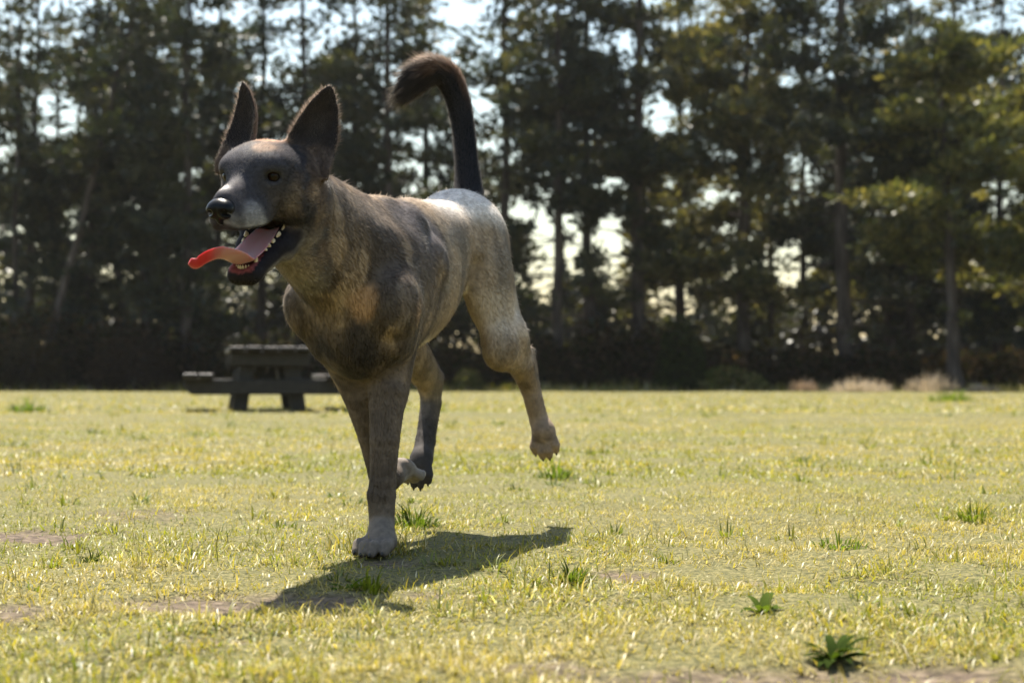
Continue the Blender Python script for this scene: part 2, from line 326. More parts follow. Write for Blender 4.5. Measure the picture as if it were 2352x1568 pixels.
def pine(seed, base, H, tr, cb, spread, dens, spray=.30, lean=0.0, low_dead=6, pal=((.020, .027, .013), (.038, .042, .018), (.056, .055, .024))):
    """one pine standing at base: (trunk mesh with limbs, crown mesh); cb = height where the green crown starts"""
    r = np.random.default_rng(seed); TV, TQ, o = [], [], 0
    def add(P, R, n):
        nonlocal o
        v, q = tube(P, R, n); TV.append(v); TQ.append(q+o); o += len(v)
    zs = np.linspace(-.3, H, 12); bx = np.cumsum(r.normal(0, .05, 12)); by = np.cumsum(r.normal(0, .05, 12))
    axis = np.stack([bx-bx[0]+lean*np.maximum(zs, 0), by-by[0], zs], 1)
    add(axis, tr*(1.0-.80*(np.clip(zs, 0, H)/H)**.9) + np.where(zs < .3, tr*.25, 0), 10)
    C, D, K = [], [], []
    nb = int((H-cb)*4.2) + low_dead
    for i in range(nb):
        dead = i < low_dead
        z = r.uniform(cb*.3, cb) if dead else cb + (H-cb)*((i-low_dead)+r.random())/(nb-low_dead)
        t = 0 if dead else (z-cb)/(H-cb)
        L = spread*(.40+.60*math.sin(math.pi*min(1, .3+.7*t))**.8)*r.uniform(.6, 1.15)*(1-.5*t**2) if not dead else spread*r.uniform(.3, .6)
        a = r.random()*2*np.pi; rise = r.uniform(-.30, .15) + .35*t
        s0 = np.array([np.interp(z, zs, axis[:, 0]), np.interp(z, zs, axis[:, 1]), z]); P = [s0]; d = np.array([math.cos(a), math.sin(a), rise])
        for k in range(4):
            d = d + np.array([r.normal(0, .16), r.normal(0, .16), -.05 if dead else r.normal(.0, .08)]); P.append(P[-1] + d/np.linalg.norm(d)*L/4)
        P = np.array(P); add(P, np.interp(np.arange(5), [0, 4], [max(.02, tr*.20*(1-.6*t)), .008]), 5)
        npad = max(2, int(L*4.3*dens)) if not dead else 1
        s = r.uniform(.2, 1.05, npad)*4; j = np.minimum(s.astype(int), 3); c = P[j] + (P[j+1]-P[j])*(s-j)[:, None] + r.normal(0, .25, (npad, 3))*np.array([1, 1, .6])
        keep = (r.random(npad) > openness(c+base)) & ((c[:, 2] < 13.6) | (r.random(npad) < .5))
        for cc in c[keep]:
            n = int(r.uniform(16, 30)); q = r.normal(0, 1, (n, 3)); q /= np.linalg.norm(q, axis=1, keepdims=True); rad = np.array([.62, .62, .30])*r.uniform(.6, 1.25)*(.6 if dead else 1)
            C.append(cc + q*rad*r.random((n, 1))**.4); D.append(q + np.array([0, 0, .4]) + .5*d)
            K.append(np.tile(np.asarray(pal)[r.choice(len(pal), p=[.45, .38, .17])], (n, 1))*r.uniform(.7, 1.3, (n, 1)))
    C, D, K = np.concatenate(C), np.concatenate(D), np.concatenate(K)
    tm = mesh_np('trunk', np.concatenate(TV), np.concatenate(TQ), True); tm.materials.append(M_BARK)
    v, q = sprays(C, D, spray, .40, r); cm = mesh_np('crown', v, q); vcol(cm, 'tint', np.repeat(K, 4, 0)); cm.materials.append(M_NEEDLE)
    return tm, cm
OLIVE = ((.055, .058, .022), (.11, .102, .038), (.165, .142, .058))
BRIGHT = ((.060, .068, .018), (.13, .128, .034), (.20, .178, .052))
KIND = {  # height, trunk radius, crown start, spread, density, extras
 'tall': (16, .19, 5.2, 2.7, 1.0, dict(low_dead=12)), 'tall2': (17, .21, 5.8, 2.9, 1.0, dict(low_dead=14)),
 'bushy': (16, .21, 1.9, 2.6, 1.15, dict(low_dead=6)), 'bushy2': (16, .23, 2.8, 2.9, 1.1, dict(low_dead=8)),
 'broad': (16, .26, 3.2, 4.2, 1.45, dict(low_dead=8, pal=OLIVE)), 'near': (11.3, .24, 4.0, 4.0, 2.3, dict(low_dead=6, pal=BRIGHT)),
 'lean': (15, .16, 7.5, 2.2, .8, dict(low_dead=8, lean=.27)), 'pole': (16, .13, 6.5, 1.9, .9, dict(low_dead=10))}
TREES = [  # kind, px at base, distance, scale, label
 ('pole', 28, 49, 1.0, 'thin pine pole at the left edge of the wood'),
 ('tall', 72, 52, 1.0, 'second pine from the left edge, slim and bare below'),
 ('pole', 118, 55, 1.05, 'slim pine just left of the leaning trunk'),
 ('lean', 84, 47, 1.0, 'leaning pine near the left edge, its trunk slanting to the right'),
 ('bushy', 205, 50, 1.0, 'bushy dark pine behind the leaning trunk'),
 ('tall2', 262, 58, 1.0, 'pine standing in the gap right of the leaning trunk'),
 ('bushy2', 330, 51, 1.0, 'bushy dark pine left of the dog head'),
 ('bushy', 384, 60, 1.0, 'dark pine deep in the wood behind the tip of the tongue'),
 ('bushy', 420, 48, 1.05, 'dark pine trunk rising left of the picnic table'),
 ('tall', 497, 53, 1.0, 'pine left of the ears of the dog, rising to the top edge'),
 ('tall2', 596, 54, 1.05, 'straight pine rising between the two ears'),
 ('tall', 690, 52, 1.1, 'straight pine rising over the right ear in the picture'),
 ('bushy2', 742, 58, .9, 'bushy pine behind the neck of the dog'),
 ('bushy', 800, 51, 1.0, 'dark pine right of the ears, above the withers'),
 ('bushy', 885, 49, 1.1, 'dark pine left of the raised tail'),
 ('bushy2', 985, 57, 1.05, 'pine behind the bend of the tail'),
 ('bushy2', 1160, 50, 1.05, 'dark pine just right of the raised tail'),
 ('tall2', 1280, 48, 1.0, 'tall straight pine trunk right of the rump, left of a matching pair'),
 ('tall2', 1352, 50, 1.1, 'tall straight pine trunk right of the rump, right of a matching pair'),
 ('bushy2', 1462, 49, 1.15, 'thick dark pine right of the pair of straight trunks'),
 ('broad', 1560, 56, 1.0, 'broad olive pine at the centre right of the wood'),
 ('broad', 1708, 50, 1.05, 'broad olive pine with hanging boughs right of centre'),
 ('pole', 1772, 55, 1.0, 'thin trunk against the bright gap right of centre'),
 ('tall', 1842, 58, 1.0, 'slim trunk right of the bright gap'),
 ('bushy2', 1944, 48, 1.3, 'thickest dark trunk in the right part of the wood'),
 ('near', 2200, 44.5, 1.0, 'lower bright green pine in front at the right'),
 ('bushy2', 2085, 55, 1.0, 'dark pine behind the bright green pine'),
 ('near', 2420, 46, .95, 'green pine at the right edge of the picture'),
 ('bushy', 2298, 53, 1.0, 'pine trunk behind the boughs at the far right'),
 ('broad', 2050, 60, 1.15, 'tall dark pine crown at the top right'),
 ('broad', 2195, 57, 1.1, 'tall pine whose crown fills the top right corner, behind the bright green pine'),
]
for i, (kind, px, Y, s, label) in enumerate(TREES):
    base = np.array([(px-1176)*Y/3214, Y, 0]); H, tr, cb, sp, dn, ex = KIND[kind]
    e = empty('pine_tree', base); tag(e, label, 'tree', 'pines at the edge of the wood')
    tm, cm = pine(100+i, base, H*s, tr*s, cb*s, sp*s, dn, **ex); obj('trunk', tm, None, e); obj('crown', cm, None, e)

# ------------------------------------------------------------------ undergrowth
def bush_mass(spec, seed, size, pal, asp=.6, thin=False):
    """leafy mounds; spec rows are x, y, rx, ry, height, leaves"""
    r = np.random.default_rng(seed); C, K = [], []
    for x, y, rx, ry, h, n in spec:
        q = r.normal(0, 1, (n, 3)); q /= np.linalg.norm(q, axis=1, keepdims=True); q[:, 2] = np.abs(q[:, 2])
        bump = .75+.5*fnoise(q*1.3+np.array([x, y, 0]), 1.6, seed)
        C.append(np.array([x, y, 0]) + q*np.array([rx, ry, h])*(r.random((n, 1))**.28)*bump[:, None])
        K.append(np.asarray(pal)[r.choice(len(pal), n)]*r.uniform(.6, 1.4, (n, 1)))
    C = np.concatenate(C); K = np.concatenate(K)
    if thin: k = r.random(len(C)) > openness(C); C, K = C[k], K[k]
    v, q = sprays(C, r.normal(0, 1, C.shape)+np.array([0, 0, .4]), size, asp, r)
    return v, q, K
U = []; r_ = np.random.default_rng(3)
PROFX = [-300, 0, 150, 300, 400, 520, 650, 800, 1000, 1200, 1330, 1450, 1520, 1600, 1680, 1760, 1900, 2050, 2200, 2352, 2650]
PROFY = [740, 735, 722, 735, 770, 790, 780, 770, 790, 775, 745, 770, 740, 770, 800, 815, 810, 815, 815, 800, 800]
for i in range(120):
    px = -300 + 2950*(i+r_.random())/120; Y = 46.2 + r_.random()*2.0; top = (876-np.interp(px, PROFX, PROFY))*Y/3214*r_.uniform(.7, 1.1)
    U.append(((px-1176)*Y/3214, Y, r_.uniform(.5, 1.0), .6, max(.4, top+.5), 460))
v, q, K = bush_mass(U, 21, .20, ((.024, .021, .012), (.042, .032, .019), (.075, .050, .032), (.030, .032, .013)), .6, True)
me = mesh_np('undergrowth', v, q); vcol(me, 'tint', np.repeat(K, 4, 0))
tag(obj('undergrowth', me, M_BUSH), 'dark tangled brambles and undergrowth along the edge of the wood', 'undergrowth', kind='stuff')
U = []
for i in range(440):       # the wood behind, too deep to tell its trees apart
    px = -350 + 3050*(i+r_.random())/440; Y = 63 + r_.random()*12; h = r_.uniform(.5, 10.5) if i % 5 < 2 else r_.uniform(.3, 5.0)
    U.append(((px-1176)*Y/3214, Y, r_.uniform(.9, 1.9), 1.0, h, 230))
r = np.random.default_rng(77); C = []
for x, y, rx, ry, h, n in U:
    q = r.normal(0, 1, (n, 3)); q /= np.linalg.norm(q, axis=1, keepdims=True); C.append(np.array([x, y, h]) + q*np.array([rx, ry, rx*.75])*(r.random((n, 1))**.4))
C = np.concatenate(C); C = C[(C[:, 2] > 0) & (r.random(len(C)) > 1.02*openness(C))]
v, q = sprays(C, r.normal(0, 1, C.shape), .46, .5, r); me = mesh_np('distant_wood', v, q)
vcol(me, 'tint', np.repeat(np.array([(.020, .024, .011), (.034, .036, .014), (.045, .042, .018)])[r.choice(3, len(C))]*r.uniform(.7, 1.3, (len(C), 1)), 4, 0))
tag(obj('distant_wood', me, M_NEEDLE), 'dark mass of foliage deep in the wood behind the pine trunks', 'wood', kind='stuff')
def shrub(name, label, px, Y, w, h, n, pal, seed, cat='shrub', size=.16, asp=.6, group=None):
    v, q, K = bush_mass([(0, 0, w*.5, w*.4, h, n), (-w*.25, -.1, w*.3, w*.3, h*.75, n//2), (w*.28, .1, w*.3, w*.3, h*.7, n//2)], seed, size, pal, asp)
    e = empty(name, ((px-1176)*Y/3214, Y, 0)); tag(e, label, cat, group)
    me = mesh_np('foliage', v, q); vcol(me, 'tint', np.repeat(K, 4, 0)); obj('foliage', me, M_BUSH, e)
    r = np.random.default_rng(seed); TV, TQ, o = [], [], 0
    for k in range(6):
        P = [np.zeros(3)]; d = np.array([r.normal(0, .5), r.normal(0, .4), 1.])
        for i in range(4): P.append(P[-1]+d*h*.2); d = d + r.normal(0, .25, 3)
        tv, tq = tube(P, [.02, .016, .012, .008, .004], 5); TV.append(tv); TQ.append(tq+o); o += len(tv)
    sm = mesh_np('stem', np.concatenate(TV), np.concatenate(TQ), True); obj('stem', sm, M_BARK, e)
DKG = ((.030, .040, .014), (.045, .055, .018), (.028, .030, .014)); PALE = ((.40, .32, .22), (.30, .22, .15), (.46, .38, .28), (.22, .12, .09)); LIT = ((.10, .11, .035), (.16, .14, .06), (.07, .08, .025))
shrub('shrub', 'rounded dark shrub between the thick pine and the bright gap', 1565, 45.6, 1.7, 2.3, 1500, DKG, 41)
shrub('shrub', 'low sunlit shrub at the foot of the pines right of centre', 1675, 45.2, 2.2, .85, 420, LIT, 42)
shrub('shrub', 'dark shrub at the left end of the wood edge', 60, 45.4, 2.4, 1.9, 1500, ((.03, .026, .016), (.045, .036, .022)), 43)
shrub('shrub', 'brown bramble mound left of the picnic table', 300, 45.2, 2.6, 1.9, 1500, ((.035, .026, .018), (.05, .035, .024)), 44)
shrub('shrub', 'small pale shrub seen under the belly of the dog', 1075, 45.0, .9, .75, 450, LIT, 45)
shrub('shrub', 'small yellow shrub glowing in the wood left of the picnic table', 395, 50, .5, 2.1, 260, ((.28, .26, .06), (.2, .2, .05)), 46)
M_DRY = leaf_mat('dry_grass', .35, .5, .02, (1.0, .95, .85))
def dry(label, px, Y, w, h, n, col):
    o = tuft('dry_grass_clump', label, px, 876+CAM_H*3214/Y, n, h, .035, col, .55, w*.5, 'dry grass', 'dry grass clumps along the wood edge', M_DRY); return o
dry('pale dry grass clump, largest of the sunlit clumps at the wood edge', 2140, 39.6, 1.6, .66, 380, (.34, .28, .20))
dry('pale dry grass clump left of the largest sunlit clump', 1975, 39.8, 1.9, .50, 380, (.36, .30, .22))
dry('brownish dry grass clump furthest left of the sunlit clumps', 1845, 40.5, .9, .45, 220, (.26, .19, .13))
dry('low pale dry grass clump furthest right at the wood edge', 2255, 39.4, 1.0, .32, 200, (.33, .28, .21))

# ------------------------------------------------------------------ picnic table
m, nt, out = mat_new('weathered_timber'); b = pbsdf(nt, out, rough=.55, spec=.35)
n1 = noise_node(nt, 14, 5, vec_scale=(1, .12, 1)); r1 = ramp(nt, n1.outputs[0], [(.3, (.010, .008, .006)), (.6, (.024, .019, .015)), (.85, (.05, .04, .032))]); nt.links.new(r1.outputs[0], b.inputs['Base Color'])
bp = nt.nodes.new('ShaderNodeBump'); bp.inputs['Strength'].default_value = .4; bp.inputs['Distance'].default_value = .01; nt.links.new(n1.outputs[0], bp.inputs['Height']); nt.links.new(bp.outputs[0], b.inputs['Normal'])
M_WOOD = m
M_TOP = M_WOOD.copy(); M_TOP.name = 'sunlit_plank_top'  # pale copy of the timber, sunlight on plank tops put into its colour
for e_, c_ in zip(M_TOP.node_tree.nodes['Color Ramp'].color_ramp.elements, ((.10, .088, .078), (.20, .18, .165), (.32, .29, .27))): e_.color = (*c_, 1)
def board(name, parent, x0, x1, y0, y1, z0, z1, bev=.012, warp=0.0, skew=0.0, chamfer=0.0):
    """bevelled board; warp sags it along y, skew leans its top in x, chamfer cuts the lower corners of its x ends"""
    bm = bmesh.new()
    if chamfer: ring = [(x0, z1), (x0, z0+chamfer), (x0+chamfer, z0), (x1-chamfer, z0), (x1, z0+chamfer), (x1, z1)]
    else: ring = [(x0, z1), (x0, z0), (x1, z0), (x1, z1)]
    ny = 6 if warp else 1; rows = []
    for k in range(ny+1):
        t = k/ny; y = y0+(y1-y0)*t; rows.append([bm.verts.new((x + skew*(z-z0), y, z + warp*math.sin(math.pi*t*1.3+.4))) for x, z in ring])
    n = len(ring)
    for a, b_ in zip(rows, rows[1:]):
        for j in range(n): bm.faces.new((a[j], a[(j+1) % n], b_[(j+1) % n], b_[j]))
    bm.faces.new(rows[0][::-1]); bm.faces.new(rows[-1])
    bmesh.ops.recalc_face_normals(bm, faces=bm.faces)
    sharp = [e for e in bm.edges if len(e.link_faces) == 2 and e.calc_face_angle() > .6]
    bmesh.ops.bevel(bm, geom=sharp, offset=bev, segments=2, affect='EDGES', profile=.6)
    me = bpy.data.meshes.new(name); bm.to_mesh(me); bm.free()
    for p in me.polygons: p.use_smooth = False
    if 'plank' in name:          # upper faces paler: sun on the tops painted into the colour
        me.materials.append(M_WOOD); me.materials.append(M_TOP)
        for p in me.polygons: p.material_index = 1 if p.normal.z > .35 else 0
    return obj(name, me, M_WOOD, parent)
TB = empty('picnic_table', ((622-1176)*13.75/3214, 13.75, -.01), math.radians(13))
tag(TB, 'dark weathered timber picnic table with attached benches standing on the lawn', 'picnic table')
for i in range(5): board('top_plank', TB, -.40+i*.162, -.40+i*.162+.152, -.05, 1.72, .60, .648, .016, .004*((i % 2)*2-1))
for s in (-1, 1):
    for i in range(2):
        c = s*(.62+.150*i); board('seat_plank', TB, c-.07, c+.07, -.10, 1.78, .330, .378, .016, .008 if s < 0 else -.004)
for y in (.10, 1.42):
    board('seat_beam', TB, -.83, .83, y, y+.10, .175, .328, .012, 0, 0, .07)
    board('top_cleat', TB, -.39, .39, y, y+.10, .455, .598, .012, 0, 0, .03)
    for s in (-1, 1):
        board('leg', TB, s*.30-.075, s*.30+.075, y+.102, y+.202, -.03, .597, .010, 0, -s*.16)
for s in (1, -1):
    board('brace', TB, -.045, .045, .78+s*.33-.03, .78+s*.33+.03, .20, .597, .008, 0, .35*s)
# ------------------------------------------------------------------ the dog: one continuous surface grown from a distance field
VOX = 0.003
HEAD = math.radians(19)
DF = np.array([-math.sin(HEAD), -math.cos(HEAD), 0.0]); DL = np.array([math.cos(HEAD), -math.sin(HEAD), 0.0]); DU = np.array([0, 0, 1.0])
DO = np.array([-0.235, 2.47, 0.0])
def dg(f, l, u): return DO + f*DF + l*DL + u*DU
BODY_R = np.stack([DF, DL, DU])
_hy, _hp, _hr = math.radians(20), math.radians(9), math.radians(3)
HF = np.array([-math.sin(_hy)*math.cos(_hp), -math.cos(_hy)*math.cos(_hp), -math.sin(_hp)])
HL = np.array([math.cos(_hy), -math.sin(_hy), 0.0]); HU = np.cross(HF, HL)
HL, HU = HL*math.cos(_hr) - HU*math.sin(_hr), HU*math.cos(_hr) + HL*math.sin(_hr)
HE = at(576, 400, 2.10)
HEAD_R = np.stack([HF, HL, HU])
HS = 1.0
def hd(f, l, u): return HE + HS*(f*HF + l*HL + u*HU)

G0 = np.array([-0.66, 1.86, -0.03]); G1 = np.array([0.16, 3.12, 1.02])
class Field:
    def __init__(self, g0, g1, h):
        self.g0 = np.asarray(g0, float); self.h = h
        self.n = np.ceil((np.asarray(g1)-self.g0)/h).astype(int)
        self.F = np.full(self.n, 0.2, np.float32)
        self.ax = [(self.g0[i] + h*np.arange(self.n[i])).astype(np.float32) for i in range(3)]
    def apply(self, prims, k_in, k_out, cut=False):
        m = max(k_in, k_out)*1.2 + 2.5*self.h
        lo = np.min([p[0] for p in prims], 0) - m; hi = np.max([p[1] for p in prims], 0) + m
        i0 = np.clip(((lo-self.g0)/self.h).astype(int), 0, self.n); i1 = np.clip(((hi-self.g0)/self.h).astype(int)+2, 0, self.n)
        sl = tuple(slice(a, b) for a, b in zip(i0, i1))
        X, Y, Z = np.meshgrid(*[self.ax[i][sl[i]] for i in range(3)], indexing='ij', sparse=True)
        d = None
        for p in prims:
            e = p[2](X, Y, Z).astype(np.float32)
            d = e if d is None else smin(d, e, k_in)
        self.F[sl] = smax(self.F[sl], -d, k_out) if cut else smin(self.F[sl], d, k_out)

def smin(a, b, k):
    if k <= 0: return np.minimum(a, b)
    h = np.clip(.5 + .5*(b-a)/k, 0, 1)
    return b*(1-h) + a*h - k*h*(1-h)
def smax(a, b, k): return -smin(-a, -b, k)

def cone(a, b, ra, rb, flat=None):
    """tapered capsule; flat=(axis, factor) squeezes it along an axis (factor < 1 is thinner)"""
    a = np.asarray(a, np.float32); b = np.asarray(b, np.float32)
    R = max(ra, rb)
    if flat is not None and flat[1] > 1: R *= flat[1]
    lo = np.minimum(a, b) - R; hi = np.maximum(a, b) + R
    def f(X, Y, Z):
        P = [X-a[0], Y-a[1], Z-a[2]]; ab = b-a
        L2 = float(ab@ab) + 1e-12
        if flat is None:
            t = np.clip((P[0]*ab[0]+P[1]*ab[1]+P[2]*ab[2])/L2, 0, 1)
            d = np.sqrt((P[0]-t*ab[0])**2 + (P[1]-t*ab[1])**2 + (P[2]-t*ab[2])**2)
            return d - (ra + (rb-ra)*t)
        ax, q = np.asarray(flat[0], np.float32), flat[1]
        t = np.clip((P[0]*ab[0]+P[1]*ab[1]+P[2]*ab[2])/L2, 0, 1)
        Q = [P[i]-t*ab[i] for i in range(3)]
        s = Q[0]*ax[0]+Q[1]*ax[1]+Q[2]*ax[2]
        Q = [Q[i] + s*(1/q-1)*ax[i] for i in range(3)]
        d = np.sqrt(Q[0]**2+Q[1]**2+Q[2]**2)
        return (d - (ra+(rb-ra)*t)) * min(1.0, 0.5+0.5*q)
    return lo, hi, f
def ell(c, r, R=None):
    c = np.asarray(c, np.float32); r = np.asarray(r, np.float32)
    R = np.eye(3) if R is None else R
    ext = np.sqrt(((R.T*r)**2).sum(1))
    def f(X, Y, Z):
        P = [X-c[0], Y-c[1], Z-c[2]]
        q = [(R[i][0]*P[0]+R[i][1]*P[1]+R[i][2]*P[2]) for i in range(3)]
        k0 = np.sqrt((q[0]/r[0])**2+(q[1]/r[1])**2+(q[2]/r[2])**2)
        k1 = np.sqrt((q[0]/r[0]**2)**2+(q[1]/r[1]**2)**2+(q[2]/r[2]**2)**2) + 1e-9
        return k0*(k0-1)/k1
    return c-ext, c+ext, f
def chain(pts, rad, flat=None):
    return [cone(pts[i], pts[i+1], rad[i], rad[i+1], flat) for i in range(len(pts)-1)]
DOGF = Field(G0, G1, VOX)
apply = DOGF.apply

def eb(f, l, u, rf, rl, ru, pitch=0.0):
    """ellipsoid in the dog's own frame, nose-down pitch in degrees"""
    c, s = math.cos(math.radians(pitch)), math.sin(math.radians(pitch))
    R = np.stack([c*DF - s*DU, DL, s*DF + c*DU])
    return ell(dg(f, l, u), (rf, rl, ru), R)
def eh(f, l, u, rf, rl, ru, pitch=0.0, yaw=0.0):
    c, s = math.cos(math.radians(pitch)), math.sin(math.radians(pitch))
    F = c*HF - s*HU; U = s*HF + c*HU; L = HL
    cy, sy = math.cos(math.radians(yaw)), math.sin(math.radians(yaw))
    F, L = cy*F + sy*L, cy*L - sy*F
    return ell(hd(f, l, u), (rf*HS, rl*HS, ru*HS), np.stack([F, L, U]))
def ch(p, q, ra, rb, flat=None): return cone(hd(*p), hd(*q), ra*HS, rb*HS, flat)

# trunk
apply([eb(-.105, 0, .485, .225, .094, .132, 17), eb(.035, 0, .450, .120, .094, .138, -12), eb(-.30, 0, .572, .19, .076, .074, 5),
       eb(-.405, 0, .604, .120, .082, .078, -8), cone(dg(.0, 0, .575), dg(-.12, 0, .585), .034, .03),
       eb(.075, 0, .385, .080, .066, .082, -20)], .05, .0)
# neck
apply([cone(dg(.045, 0, .485), hd(-.10, 0, -.05), .095, .060), cone(dg(.10, 0, .44), hd(-.075, 0, -.085), .072, .040),
       cone(dg(-.015, 0, .555), hd(-.105, 0, -.012), .048, .040)], .03, .04)
# front limbs: shoulder blade, upper arm, triceps
for s in (1, -1):
    wl_, sp, elb = dg(-.025, s*.050, .560), dg(.105, s*.075, .425), (at(898, 815, 2.45) if s > 0 else at(817, 850, 2.47))
    apply([cone(wl_, sp, .040, .056, (DL, .72)), cone(sp, elb, .054, .042, (DL, .85))], .02, .018)
    apply([cone(dg(-.050, s*.074, .50), elb + np.array([0, .01, .01]), .054, .036, (DL, .60))], .02, .012)
    apply([cone(dg(.115, s*.040, .445), dg(.085, s*.052, .365), .042, .036)], .02, .015)
apply([cone(dg(-.085, .118, .48), dg(-.06, .112, .38), .010, .010)], 0, .016, cut=True)     # hollow behind the shoulder
# left foreleg, straight, carrying the weight
LFp = [at(896, 815, 2.45), at(890, 900, 2.425), at(884, 1010, 2.41), at(880, 1105, 2.41), at(877, 1135, 2.412), at(878, 1195, 2.41), at(876, 1235, 2.385)]
apply(chain(LFp, [.038, .033, .0255, .0225, .0245, .0215, .025]), .003, .02)
apply([ell(at(903, 870, 2.445), (.026, .028, .06))], .01, .02)
def paw(c, fwd, up, s=1.0, spread=1.0):
    fwd = fwd/np.linalg.norm(fwd); up = up - (up@fwd)*fwd; up = up/np.linalg.norm(up); lat = np.cross(up, fwd)
    R = np.stack([fwd, lat, up]); pr = [ell(c - fwd*.006*s, (.030*s, .025*s, .018*s), R)]; tips = []
    for j, (q, ln) in enumerate(((-1.5, .020), (-.5, .032), (.5, .032), (1.5, .020))):
        k = c + fwd*(ln+.004)*s*.9 + lat*q*.0150*s*spread
        pr += [cone(c + lat*q*.011*s + up*.003*s, k + up*.002*s, .0095*s, .0108*s), cone(k + up*.002*s, k + fwd*.011*s - up*.006*s, .0108*s, .0075*s)]; tips.append((k + fwd*.0165*s - up*.006*s, fwd*.8-up*.6, s))
    CLAWS.extend(tips); return pr
CLAWS = []
LF_PAW = (at(872, 1246, 2.375), DF*1.0+DL*-.05+np.array([0, 0, -.12]), DU, 1.04, 1.12)
apply(paw(*LF_PAW), .0012, .009)
# right foreleg, lifted, folded at the wrist
RFp = [at(817, 850, 2.47), at(832, 905, 2.475), at(856, 1000, 2.495), at(875, 1085, 2.515), at(894, 1100, 2.545), at(916, 1085, 2.58)]
apply(chain(RFp, [.038, .034, .0255, .0225, .0215, .020]), .003, .02)
RF_PAW = (at(930, 1078, 2.595), np.array([.30, .80, -.45]), np.array([-.1, -.45, -1.0]), .98, 1.0)
apply(paw(*RF_PAW), .0012, .009)
# hind limbs
apply([cone(at(1105, 560, 2.80), at(1146, 795, 2.775), .064, .043, (DL, .66)), cone(at(1128, 590, 2.86), at(1172, 780, 2.83), .052, .040, (DL, .68)),
       cone(at(1150, 798, 2.775), at(1200, 838, 2.90), .038, .026, (DL, .78)), cone(at(1172, 770, 2.83), at(1208, 822, 2.93), .034, .012),
       ell(at(1120, 640, 2.79), (.070, .046, .095), BODY_R)], .025, .035)
apply([cone(at(1199, 842, 2.90), at(1217, 890, 2.935), .026, .0205), cone(at(1216, 806, 2.955), at(1226, 872, 2.950), .0115, .0115)]
      + chain([at(1217, 885, 2.935), at(1238, 965, 2.945), at(1247, 990, 2.935)], [.0205, .0195, .022]), .006, .012)
LH_PAW = (at(1250, 1000, 2.935), np.array([.06, -.10, -1.0]), np.array([-.2, -.9, .1]), .98, 1.0)
apply(paw(*LH_PAW), .0012, .009)
apply([cone(at(1000, 580, 2.90), at(930, 790, 2.70), .060, .036, (DL, .66)), cone(at(985, 640, 2.93), at(942, 800, 2.78), .036, .026, (DL, .68)),
       cone(at(930, 800, 2.70), at(986, 880, 2.84), .036, .024), cone(at(955, 815, 2.76), at(1002, 862, 2.87), .026, .012)], .025, .025)
apply([cone(at(988, 882, 2.84), at(990, 925, 2.85), .024, .0205), cone(at(1005, 868, 2.87), at(1000, 918, 2.865), .0115, .0125)]
      + chain([at(990, 925, 2.85), at(978, 1010, 2.80), at(970, 1050, 2.775)], [.0205, .019, .022]), .006, .012)
RH_PAW = (at(966, 1066, 2.76), np.array([-.16, -.35, -.9]), np.array([-.3, -.9, .3]), .95, 1.0)
apply(paw(*RH_PAW), .0012, .009)
apply([cone(at(1098, 610, 2.70), at(1128, 770, 2.70), .010, .006)], 0, .020, cut=True)
# skin fold of the flank
apply([cone(dg(-.30, .045, .545), dg(-.375, .066, .505), .03, .02)], .01, .03)
# tail
TLp = [at(1078, 520, 2.92), at(1077, 450, 2.945), at(1071, 370, 2.95), at(1063, 290, 2.945), at(1049, 222, 2.93), at(1027, 176, 2.915), at(996, 163, 2.90), at(962, 176, 2.885), at(932, 206, 2.875)]
def catmull(P, n):
    P = np.asarray(P, float)
    Pe = np.vstack([2*P[:1]-P[1:2], P, 2*P[-1:]-P[-2:-1]]); o = []
    for i in range(len(P)-1):
        p0, p1, p2, p3 = Pe[i:i+4]
        for t in np.linspace(0, 1, n, endpoint=False):
            o.append(.5*((2*p1)+(-p0+p2)*t+(2*p0-5*p1+4*p2-p3)*t*t+(-p0+3*p1-3*p2+p3)*t**3))
    o.append(P[-1]); return np.array(o)
_tp = catmull(TLp, 4); _tr = catmull(np.array([.042, .030, .0235, .0225, .0245, .0265, .0275, .0250, .014])[:, None], 4)[:, 0]
apply(chain(_tp, _tr), .001, .02)

# head
apply([eh(-.058, 0, -.002, .086, .062, .050), eh(-.030, 0, .006, .050, .048, .036), eh(-.07, .044, -.036, .055, .032, .046), eh(-.07, -.044, -.036, .055, .032, .046),
       eh(-.10, 0, -.035, .055, .062, .060)], .03, .03)
apply([ch((-.02, 0, -.032), (.066, 0, -.053), .043, .0265, (HL, .92)), ch((-.005, 0, -.008), (.078, 0, -.0345), .021, .0150),
       eh(.043, .019, -.062, .050, .0155, .024, 4, -9), eh(.043, -.019, -.062, .050, .0155, .024, 4, 9),
       eh(-.010, .034, .015, .024, .017, .0135, 10, 20), eh(-.010, -.034, .015, .024, .017, .0135, 10, -20), eh(.075, 0, -.051, .016, .021, .018)], .012, .018)
for s in (1, -1):   # eye hollows
    apply([eh(.010, s*.041, -.003, .014, .0100, .0072)], .0, .007, cut=True)
# lower jaw, hanging open
for s in (1, -1):
    apply([ch((-.085, s*.036, -.070), (-.03, s*.028, -.112), .024, .0165), ch((-.03, s*.028, -.112), (.030, s*.012, -.148), .0165, .0125),
           ch((-.075, s*.030, -.085), (-.045, s*.024, -.115), .026, .018)], .012, .012)
apply([ch((-.07, 0, -.105), (.024, 0, -.153), .022, .010, (HU, .6)), ch((.030, .011, -.148), (.030, -.011, -.148), .0125, .0125)], .01, .014)
